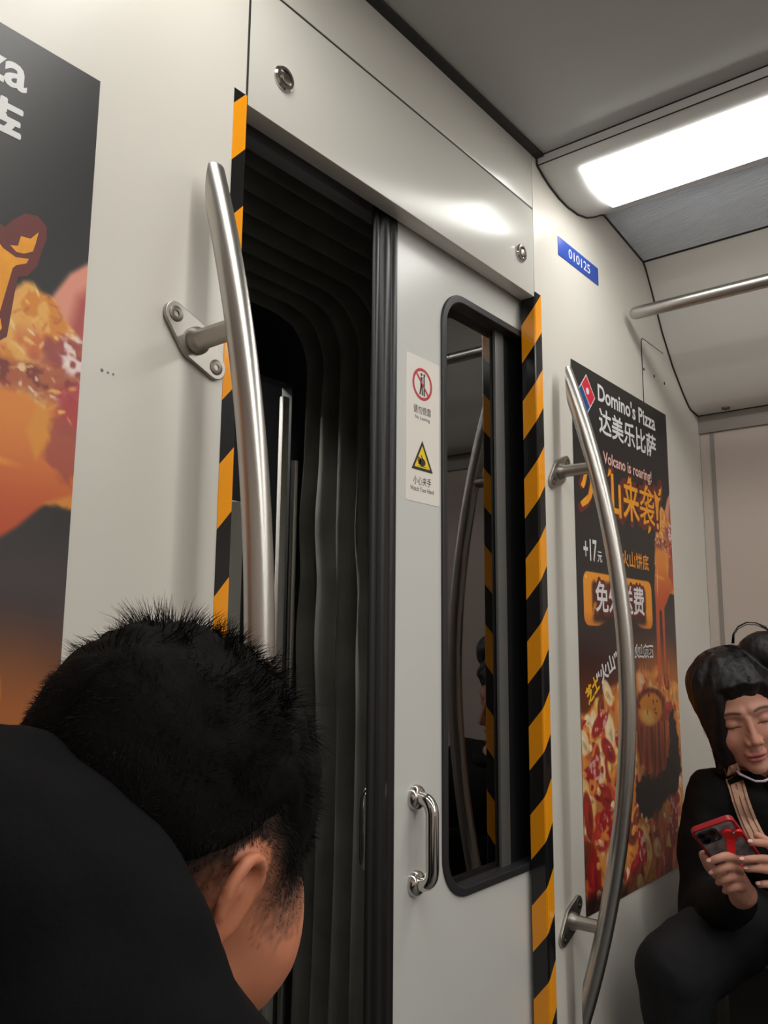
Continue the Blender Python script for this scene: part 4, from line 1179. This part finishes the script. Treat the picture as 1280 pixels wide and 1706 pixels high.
# ------------------------------------------------------------------ seated woman on the right
wom = thing('person', 'woman in a black coat with dark tied-up hair, looking down at her phone', 'person', (2.30, 0.55, 0.43))
EYE = px(1248, 1203, 1.90)
wF = Vector((-0.83, -0.51, -0.24))
wM0 = head_matrix(EYE, wF, 0.235)
wM = wM0 @ Matrix.Scale(1.07, 4) @ Matrix.Translation((-0.088, 0, 0))
NU2, NV2 = 200, 150
D2 = head_dirs(NU2, NV2)
R2 = head_radius(D2, True)
P2 = (HC + D2 * R2[..., None]).reshape(-1, 3)
bm = bmesh.new(); add_grid(bm, xform(P2, wM), NU2, NV2)
hb0 = wM @ Vector((-0.03, 0, -0.05))
SR = px(1187, 1325, 2.00)
LEFT = Vector((0.40, -0.9165, 0))
SL = SR + LEFT * 0.35 + Vector((0, 0, 0.0))
NB = (SR + SL) / 2 + Vector((0.0, 0.0, 0.03))
HIP = Vector((2.36, 0.50, 0.55))
add_cap(bm, [hb0, wM @ Vector((-0.045, 0, -0.11)), NB, NB + Vector((0.03, 0, -0.12))], [0.050, 0.047, 0.055, 0.07], 18)
add_cap(bm, [NB + Vector((0.03, 0, -0.08)), (NB + HIP) / 2, HIP], [0.09, 0.10, 0.12], 18)
ER = px(1176, 1520, 1.95); WR = px(1242, 1490, 1.66)
EL = SL + Vector((-0.10, -0.05, -0.24)); WL = px(1322, 1462, 1.66)
for sh, el, wr in ((SR, ER, WR), (SL, EL, WL)):
    add_cap(bm, [sh, el], [0.040, 0.034], 14); add_cap(bm, [el, wr], [0.034, 0.024], 14)
# hand under the phone: palm, four fingers curled over its back, thumb along the far edge
def hand_px(wrist, palm, fingers, thumb, rp, rf):
    add_cap(bm, [wrist] + [px(*p) for p in palm], [0.022] + [rp] * len(palm), 14)
    for ch in fingers:
        n = len(ch); add_cap(bm, [px(*p) for p in ch], [rf * (1 - 0.10 * i) for i in range(n)], 12)
    add_cap(bm, [px(*p) for p in thumb], [rf * 1.25, rf * 1.12, rf * 0.9][:len(thumb)], 12)
hand_px(WR, [(1232, 1480, 1.655), (1222, 1464, 1.65)],
        [[(1228, 1434, 1.630), (1212, 1427, 1.590), (1197, 1430, 1.582), (1185, 1435, 1.586)],
         [(1232, 1452, 1.635), (1214, 1444, 1.594), (1200, 1448, 1.586), (1190, 1454, 1.592)],
         [(1236, 1467, 1.640), (1219, 1461, 1.602), (1206, 1465, 1.595), (1198, 1470, 1.602)],
         [(1241, 1480, 1.645), (1227, 1477, 1.612), (1216, 1480, 1.606), (1209, 1484, 1.614)]],
        [(1215, 1470, 1.665), (1186, 1448, 1.672), (1172, 1424, 1.668)], 0.026, 0.0098)
hand_px(WL, [(1308, 1450, 1.655), (1300, 1440, 1.65)],
        [[(1298, 1418, 1.645), (1278, 1406, 1.610), (1262, 1404, 1.596), (1252, 1404, 1.598)],
         [(1300, 1436, 1.645), (1275, 1431, 1.595), (1252, 1431, 1.580), (1238, 1433, 1.582)],
         [(1302, 1454, 1.648), (1278, 1449, 1.595), (1257, 1447, 1.582), (1245, 1448, 1.585)],
         [(1306, 1472, 1.652), (1288, 1473, 1.606), (1274, 1473, 1.592), (1266, 1474, 1.594)]],
        [(1300, 1428, 1.665), (1280, 1404, 1.680), (1262, 1392, 1.685)], 0.026, 0.0090)
for k, yy in ((0, 0.62), (1, 0.40)):
    kx = Vector((1.86, 0.700 if k == 0 else 0.40, 0.455))
    add_cap(bm, [(2.36, yy - 0.04, 0.52), kx], [0.07, 0.05], 14); add_cap(bm, [kx, kx + Vector((0.04, 0, -0.365))], [0.05, 0.035], 14)
    add_cap(bm, [kx + Vector((0.04, 0, -0.395)), kx + Vector((-0.09, 0, -0.415))], [0.034, 0.028], 12)
wb = union('body', bm, 0.0024, 1)
c_ = co_of(wb); q = local(c_, wM)
mot = np.array([mnoise.noise(Vector(p) * 40) for p in q])
x, y, z = q[:, 0], q[:, 1], q[:, 2]; ay = np.abs(y)
inh = np.linalg.norm(q, axis=1) < 0.16
skin = np.array([188, 136, 116])[None] * (1 + 0.035 * mot)[:, None]
def spot(cx, cy, cz, rx, ry, rz, col, k):
    global skin
    m = np.exp(-(((x - cx) / rx) ** 2 + ((ay - cy) / ry) ** 2 + ((z - cz) / rz) ** 2)) * inh * k
    skin = skin * (1 - m[:, None]) + np.array(col, float)[None] * m[:, None]
spot(0.068, 0.042, -0.040, 0.03, 0.020, 0.018, (206, 138, 124), 0.5)            # cheeks
spot(0.110, 0.0, -0.040, 0.014, 0.012, 0.010, (206, 140, 122), 0.4)
spot(0.098, 0.0, -0.069, 0.02, 0.020, 0.0055, (170, 84, 82), 0.9)                # lips
spot(0.098, 0.0, -0.080, 0.02, 0.017, 0.006, (182, 94, 90), 0.9)
spot(0.098, 0.0, -0.0740, 0.02, 0.022, 0.0014, (84, 36, 38), 0.95)
for t in np.linspace(0, 1, 9):                                                     # brows and lash lines
    spot(0.088 - 0.014 * t, 0.016 + 0.030 * t, 0.0185 + 0.006 * math.sin(PI * (0.25 + 0.6 * t)), 0.02, 0.004, 0.0026, (48, 34, 30), 0.75)
    spot(0.086, 0.0185 + 0.027 * t, -0.0075 + 0.0012 * (1 - (2 * t - 1) ** 2) - 0.002 * t, 0.02, 0.0028, 0.0012, (30, 22, 22), 0.85)
    spot(0.086, 0.0185 + 0.027 * t, 0.0045 + 0.003 * math.sin(PI * t), 0.02, 0.0026, 0.0014, (150, 100, 88), 0.4)
spot(0.106, 0.0075, -0.0475, 0.010, 0.0030, 0.0022, (70, 34, 30), 0.9)
scalp = np.clip((z - np.interp(x, [0.02, 0.05, 0.075, 0.09], [-0.1, 0.02, 0.052, 0.060])) / 0.006, 0, 1) * inh
skin = skin * (1 - scalp[:, None]) + np.array([26, 20, 19])[None] * scalp[:, None]
set_col(wb, skin)
keep(link('body', wb, M['skin_w'], None, True), wom)
# hair: cap, side lock over the ear, loose bun
def fem_mask(q):
    line = np.interp(q[:, 0], [-0.12, 0.0, 0.030, 0.046, 0.060, 0.074, 0.086, 0.10], [-0.135, -0.130, -0.095, -0.010, 0.030, 0.046, 0.054, 0.060])
    jag = np.array([0.007 * mnoise.noise(Vector((p[1] * 60, p[0] * 25, 3.3))) for p in q])
    return np.clip((q[:, 2] - line - jag) / 0.016, 0, 1)
fm = fem_mask(P2)
cn = np.array([mnoise.noise(Vector((p[0] * 14, p[1] * 70, p[2] * 30))) for p in P2])
CP2 = HC + D2.reshape(-1, 3) * (R2.reshape(-1) + (0.012 + 0.014 * np.clip(P2[:, 2] / 0.06, 0, 1)) * fm - 0.006 * (1 - fm) + 0.0035 * cn * fm)[:, None]
hb2 = bmesh.new(); add_grid(hb2, xform(CP2, wM), NU2, NV2)
add_cap(hb2, [px(1190, 1105, 1.99), px(1176, 1140, 1.97), px(1185, 1190, 1.955), px(1199, 1235, 1.95), px(1208, 1285, 1.96)], [0.030, 0.034, 0.030, 0.022, 0.018], 16)
add_cap(hb2, [px(1200, 1110, 1.96), px(1194, 1150, 1.93), px(1198, 1200, 1.925), px(1205, 1250, 1.94)], [0.026, 0.022, 0.014, 0.010], 14)
add_ball(hb2, px(1276, 1092, 1.985), (0.064, 0.064, 0.058), 20)
add_cap(hb2, [px(1196, 1200, 1.94), px(1203, 1240, 1.945), px(1212, 1275, 1.96)], [0.026, 0.024, 0.022], 14)
hm2 = union('hair', hb2, 0.0035, 2)
wrinkle(hm2, 0.0016, 90, 5, (1, 1, 0.25))
M['hair_w'] = mat('long_black_hair', (15, 12, 13), 0.42, spec=0.35, bump=0.5, bscale=30, stretch=(14, 14, 1.5))
wh = keep(link('hair', hm2, M['hair_w'], None, True), wom)
bunl = np.array(wM.inverted() @ px(1276, 1092, 1.985))
Q = rng.normal(size=(16000, 3)); Q /= np.linalg.norm(Q, axis=1)[:, None]
ph_ = np.arccos(np.clip(Q[:, 2], -1, 1)); th_ = np.arctan2(Q[:, 1], Q[:, 0]) % (2 * PI)
jj = np.clip(((ph_ - 0.004) / (PI - 0.008) * (NV2 - 1)).round().astype(int), 0, NV2 - 1); ii = (th_ / (2 * PI) * NU2).round().astype(int) % NU2
okk = fm[jj * NU2 + ii] > 0.45; Q = Q[okk]; Sw = CP2[(jj * NU2 + ii)[okk]]
fl_w = bunl - Sw; fl_w -= Q * (fl_w * Q).sum(1)[:, None]; fl_w /= np.maximum(np.linalg.norm(fl_w, axis=1), 1e-4)[:, None]
fl_w = -fl_w * np.where(Sw[:, 2] < -0.02, 1, -1)[:, None]
cl = np.array([[mnoise.noise(Vector(p) * 30 + Vector((k * 5.5, 0, 0))) for k in range(3)] for p in Sw])
dw = fl_w + cl * 0.25 + rng.normal(size=Sw.shape) * 0.05; dw -= Q * (dw * Q).sum(1)[:, None] * 0.95; dw /= np.linalg.norm(dw, axis=1)[:, None]
A3w = np.array(wM)[:3, :3]; A3w = A3w / np.linalg.norm(A3w[:, 0])
smw = strand_mesh(xform(Sw - Q * 0.0005, wM), dw @ A3w.T, rng.uniform(0.02, 0.05, len(Sw)), np.full(len(Sw), 0.0005), (-Q * 0.16) @ A3w.T, 4)
sw_o = link('hair_strands', smw, M['strand'], None, True); sw_o.parent = wh; sw_o['kind'] = 'stuff'
lp = bmesh.new()
for k, (h_, o_) in enumerate(((0, 0), (2, 3), (-2, 5), (1, -3))):
    add_tube(lp, [px(1221 + o_ * 0.5, 1072, 1.985), px(1222 + o_ * 0.3, 1056 + h_, 1.985), px(1230, 1044 + h_ + o_ * 0.6, 1.985), px(1244, 1037 + h_ + o_ * 0.5, 1.985), px(1260, 1038 + h_ + o_ * 0.3, 1.985), px(1276, 1046 + h_, 1.985), px(1290, 1060, 1.985)], 0.0010, 6)
l2 = bmo('hair_loop', lp, M['hair_w'], None, True); l2.parent = wh; l2.matrix_parent_inverse = Matrix.Identity(4); l2['kind'] = 'stuff'
# coat
cb = bmesh.new()
add_cap(cb, [SR, (SR + ER) / 2 + Vector((0.0, 0.006, 0)), ER], [0.066, 0.064, 0.062], 18); add_cap(cb, [ER, (ER * 0.45 + WR * 0.55), WR + (ER - WR) * 0.16], [0.062, 0.052, 0.040], 16)
add_cap(cb, [SL, EL], [0.066, 0.060], 16); add_cap(cb, [EL, WL + (EL - WL) * 0.10], [0.060, 0.038], 16)
add_cap(cb, [SR + LEFT * 0.02, NB + Vector((0.01, 0, -0.045)), SL], [0.062, 0.085, 0.062], 18)
add_cap(cb, [NB + Vector((0.02, 0, -0.10)), (NB * 0.5 + HIP * 0.5) + Vector((-0.01, 0, 0)), HIP + Vector((0, 0, 0.03))], [0.13, 0.155, 0.165], 22)
add_cap(cb, [SR + LEFT * 0.08 + Vector((0.02, 0, -0.10)), HIP + LEFT * -0.09 + Vector((0, 0, 0.03))], [0.10, 0.125], 18)
add_cap(cb, [SL - LEFT * 0.08 + Vector((0.02, 0, -0.10)), HIP + LEFT * 0.09 + Vector((0, 0, 0.03))], [0.10, 0.12], 18)
for a in np.linspace(0, 2 * PI, 14)[:-1]:
    pass
cbm = union('coat', cb, 0.007, 4)
wrinkle(cbm, 0.008, 11, 9)
coat = keep(link('coat', cbm, M['coat'], None, True), wom)
co2 = bmesh.new()
ringp = [NB + Vector((0.0, 0, 0.010)) + (LEFT * math.cos(a) + Vector((-0.9165, -0.40, 0)) * math.sin(a)) * 0.066 + Vector((0, 0, -0.022 * math.sin(a))) for a in np.linspace(0, 2 * PI, 25)]
add_tube(co2, ringp, 0.019, 12, cap=False)
cl_ = bmo('collar', co2, M['coat'], None, True); cl_.parent = coat; cl_.matrix_parent_inverse = Matrix.Identity(4)
# trousers + shoes
tb2 = bmesh.new()
for k, yy in ((0, 0.62), (1, 0.40)):
    kx = Vector((1.86, 0.700 if k == 0 else 0.40, 0.455))
    add_cap(tb2, [(2.36, yy - 0.04, 0.535), kx], [0.098, 0.084], 18); add_cap(tb2, [kx, kx + Vector((0.04, 0, -0.34))], [0.082, 0.060], 16)
add_cap(tb2, [(2.37, 0.44, 0.545), (2.37, 0.58, 0.545)], [0.10, 0.10], 16)
tm2 = union('trousers', tb2, 0.008, 3); wrinkle(tm2, 0.005, 12, 4)
keep(link('trousers', tm2, M['trousers'], None, True), wom)
for k in (0, 1):
    sx = Vector((1.90, 0.700 if k == 0 else 0.40, 0.05))
    sb_ = bmesh.new(); add_cap(sb_, [sx + Vector((0.03, 0, 0.005)), sx + Vector((-0.06, 0, -0.002)), sx + Vector((-0.15, 0, -0.008))], [0.046, 0.042, 0.036], 14)
    for v_ in sb_.verts: v_.co.z = max(v_.co.z, 0.001)
    keep(bmo('shoe', sb_, M['shoe'], None, True, 60), wom)
# striped strap lying on the coat
from mathutils.bvhtree import BVHTree
bv = BVHTree.FromPolygons([v.co for v in cbm.vertices], [tuple(p.vertices) for p in cbm.polygons])
def on_coat(x, y, off):
    d = (px(x, y, 1.0) - CAM).normalized(); h = bv.ray_cast(CAM, d)
    return (h[0] - d * off) if h[0] is not None else px(x, y, 1.86)
M['strap'] = mat('beige_webbing', (206, 164, 138), 0.7, bump=0.3, bscale=400)
M['strap_dark'] = mat('brown_webbing_edge', (112, 66, 56), 0.7)
mid = [(1216, 1276), (1222, 1292), (1228, 1310), (1234, 1332), (1241, 1352), (1249, 1372), (1258, 1390), (1266, 1404)]
def ribbon(name, o0, o1, off, m, par):
    vs = []
    for i, (a, b) in enumerate(mid):
        a2, b2 = mid[min(i + 1, len(mid) - 1)]; a1, b1 = mid[max(i - 1, 0)]
        tx, ty = a2 - a1, b2 - b1; L_ = math.hypot(tx, ty); nx, ny = -ty / L_, tx / L_
        for o in (o0, o1):
            for e in (0.0, 0.003):
                vs.append(on_coat(a - nx * o, b - ny * o, off + e))
    fs = []
    for i in range(len(mid) - 1):
        k = i * 4; n = k + 4
        fs += [(k, k + 2, n + 2, n), (k + 1, n + 1, n + 3, k + 3), (k, n, n + 1, k + 1), (k + 2, k + 3, n + 3, n + 2)]
    fs += [(0, 1, 3, 2), (len(vs) - 4, len(vs) - 2, len(vs) - 1, len(vs) - 3)]
    b_ = bmesh.new(); V_ = [b_.verts.new(v) for v in vs]
    for f in fs: b_.faces.new([V_[i] for i in f])
    return bmo(name, b_, m, None, False)
strap = keep(ribbon('bag_strap', -14, 14, 0.003, M['strap'], wom), wom)
strap['label'] = 'beige striped strap across the coat'
for o0, o1 in ((-11, -9), (-1, 0.5), (8, 9.5)):
    e_ = ribbon('stitch_line', o0, o1, 0.0045, M['strap_dark'], None); e_.parent = strap; e_.matrix_parent_inverse = Matrix.Identity(4)
kb = bmesh.new(); add_tube(kb, [on_coat(1214, 1304, 0.006), on_coat(1224, 1300, 0.010), on_coat(1234, 1296, 0.010), on_coat(1243, 1291, 0.006)], 0.006, 10)
bk = bmo('strap_keeper', kb, M['coat'], None, True); bk.parent = strap; bk.matrix_parent_inverse = Matrix.Identity(4)
# mask pulled down under the chin
M['mask'] = mat('lavender_mask_cloth', (196, 180, 190), 0.8)
mk_ = bmesh.new()
arc = [Vector((0.030, -0.062, -0.050)), Vector((0.052, -0.056, -0.082)), Vector((0.076, -0.040, -0.108)), Vector((0.094, -0.016, -0.121)), Vector((0.097, 0.0, -0.123)), Vector((0.094, 0.016, -0.121)), Vector((0.076, 0.040, -0.108)), Vector((0.052, 0.056, -0.082)), Vector((0.030, 0.062, -0.050))]
arc2 = []
for i in range(len(arc) - 1):
    for t in (0, 0.25, 0.5, 0.75): arc2.append(arc[i].lerp(arc[i + 1], t))
arc2.append(arc[-1])
vs = []
for a in arc2:
    inward = Vector((-0.030, -a.y * 0.25, -0.016)); out_ = (a - Vector((0.02, 0, -0.05))).normalized()
    vs += [wM @ (a + out_ * 0.002), wM @ (a + out_ * 0.005 + Vector((0, 0, -0.002))), wM @ (a + inward * 0.5 + out_ * 0.004), wM @ (a + inward)]
fs = []
for i in range(len(arc2) - 1):
    for k in range(4):
        fs.append((i * 4 + k, i * 4 + (k + 1) % 4, i * 4 + 4 + (k + 1) % 4, i * 4 + 4 + k))
keep(pyd('face_mask', vs, fs, M['mask'], None, True), wom)
# nails
M['nail'] = mat('fingernail', (214, 158, 146), 0.25, spec=0.6)
nb_ = []
for tip, prev in (((1185, 1435, 1.586), (1197, 1430, 1.582)), ((1190, 1454, 1.592), (1200, 1448, 1.586)), ((1238, 1433, 1.582), (1252, 1431, 1.580)), ((1245, 1448, 1.585), (1257, 1447, 1.582)), ((1266, 1474, 1.594), (1274, 1473, 1.592)), ((1252, 1404, 1.598), (1262, 1404, 1.596))):
    a = px(*tip); d_ = (a - px(*prev)).normalized(); vdir = (CAM - a).normalized()
    n_ = (vdir - d_ * vdir.dot(d_) + Vector((0, 0, 0.7))).normalized()
    n_ = (n_ - d_ * n_.dot(d_)).normalized(); s_ = d_.cross(n_)
    nbm = bmesh.new(); rot = Matrix((d_, s_, n_)).transposed()
    add_ball(nbm, a + d_ * 0.002 + n_ * 0.0060, (0.0055, 0.0042, 0.0014), 12, rot)
    keep(bmo('fingernail', nbm, M['nail'], None, True), wom)

# ------------------------------------------------------------------ phone in a red case with a heart grip
pu = (Rv * 0.80 + Uv * 0.46 - Fv * 0.34).normalized()
pv = (Rv * 0.66 - Uv * 0.66 + Fv * 0.40); pv = (pv - pu * pv.dot(pu)).normalized()
pn = pu.cross(pv); pn = pn if pn.dot(Fv) < 0 else -pn        # towards us
TLc = px(1150, 1387, 1.625)
phone = thing('phone', 'phone in a clear red-edged case with a red heart strap, held by the woman', 'phone', tuple(TLc))
PWd, PLn = 0.084, 0.165
def pl(a, b, c): return TLc + pu * a + pv * b + pn * c
def slab(name, a0, b0, a1, b1, c0, c1, rad, m, par=None, hole=None, bev=0.0006):
    me = plate_mesh(rrect(a0, b0, a1, b1, rad, 6), [hole] if hole else [], -c1, -c0, bev)
    c = co_of(me); set_co(me, np.array([tuple(pl(p[0], p[2], -p[1])) for p in c])); me.materials.clear()
    if pu.cross(pv).dot(pn) < 0: me.flip_normals()
    me.name = name
    o = link(name, me, m, None, True, 40)
    if par is None: keep(o, phone)
    else: o.parent = par; o.matrix_parent_inverse = Matrix.Identity(4)
    return o
M['phone_body'] = mat('phone_back', (58, 58, 62), 0.25, spec=0.6, var=0.5, vscale=40)
M['case_red'] = mat('case_red', (158, 26, 34), 0.35)
M['case_clear'] = mat('case_back', (150, 154, 158), 0.3, var=0.6, vscale=55)
M['lens'] = mat('lens_black', (10, 10, 12), 0.08, spec=0.8)
M['lens_ring'] = mat('lens_ring', (120, 122, 126), 0.25, metal=0.8)
M['heart_red'] = mat('heart_red', (206, 26, 30), 0.35)
slab('phone_body', 0.003, 0.003, PWd - 0.003, PLn - 0.003, -0.0085, -0.001, 0.010, M['phone_body'])
slab('case_rim', 0, 0, PWd, PLn, -0.010, 0.0012, 0.012, M['case_red'], None, rrect(0.0045, 0.0045, PWd - 0.0045, PLn - 0.0045, 0.009, 6))
slab('case_back', 0.004, 0.004, PWd - 0.004, PLn - 0.004, -0.001, 0.0002, 0.010, M['case_clear'])
cmod = slab('camera_module', 0.007, 0.008, 0.047, 0.048, 0.0, 0.0028, 0.009, M['phone_body'])
for a, b, r in ((0.017, 0.018, 0.0085), (0.036, 0.019, 0.0085), (0.018, 0.037, 0.0085), (0.037, 0.038, 0.004)):
    ln_ = lathe('lens', [(0.0024, r), (0.0042, r), (0.0046, r * 0.9), (0.0040, r * 0.8), (0.0040, 0)], pn, pl(a, b, 0), M['lens'] if r > 0.005 else M['lens_ring'])
    ln_.parent = cmod; ln_.matrix_parent_inverse = Matrix.Identity(4)
heart = []
for t in np.linspace(0, 2 * PI, 48, endpoint=False):
    heart.append((16 * math.sin(t) ** 3, 13 * math.cos(t) - 5 * math.cos(2 * t) - 2 * math.cos(3 * t) - math.cos(4 * t)))
HCt = px(1218, 1386, 1.0); hd_ = (HCt - CAM).normalized()
tt = (TLc - CAM).dot(pn) / hd_.dot(pn); H0 = CAM + hd_ * tt
gu = (Rv - pn * Rv.dot(pn)).normalized(); gv = pn.cross(gu); gv = gv if gv.dot(Uv) > 0 else -gv
def gpl(a, b, c): return H0 + gu * a + gv * b + pn * c
def gslab(name, loop, c0, c1, m, bev=0.001):
    me = plate_mesh(loop, [], -c1, -c0, bev); c = co_of(me)
    set_co(me, np.array([tuple(gpl(p[0], p[2], -p[1])) for p in c])); me.materials.clear(); me.name = name
    return keep(link(name, me, m, None, True, 40), phone)
gslab('heart_charm', [(a * 0.00128, b * 0.00120) for a, b in heart], 0.0025, 0.0085, M['heart_red'])
add = bmesh.new(); add_ball(add, gpl(0, 0.009, 0.009), 0.003, 12); keep(bmo('rivet', add, M['lens_ring'], None, True), phone)
stp = [gpl(0.0, -0.012, 0.006), gpl(0.001, -0.025, 0.012), gpl(0.003, -0.042, 0.032), gpl(0.006, -0.056, 0.040), gpl(0.014, -0.066, 0.036), gpl(0.022, -0.064, 0.024), gpl(0.026, -0.054, 0.012)]
sv = []
for p in stp:
    for a, c in ((-0.0078, 0.0), (0.0078, 0.0), (0.0078, 0.003), (-0.0078, 0.003)): sv.append(p + gu * a + pn * c)
sf = [(0, 1, 2, 3), tuple(len(sv) - 4 + k for k in (3, 2, 1, 0))]
for i in range(len(stp) - 1):
    for k in range(4): sf.append((i * 4 + k, i * 4 + 4 + k, i * 4 + 4 + (k + 1) % 4, i * 4 + (k + 1) % 4))
sb2 = bmesh.new(); sV = [sb2.verts.new(v) for v in sv]
for f in sf: sb2.faces.new([sV[i] for i in f])
keep(bmo('wrist_strap', sb2, M['heart_red'], None, True, 60), phone)
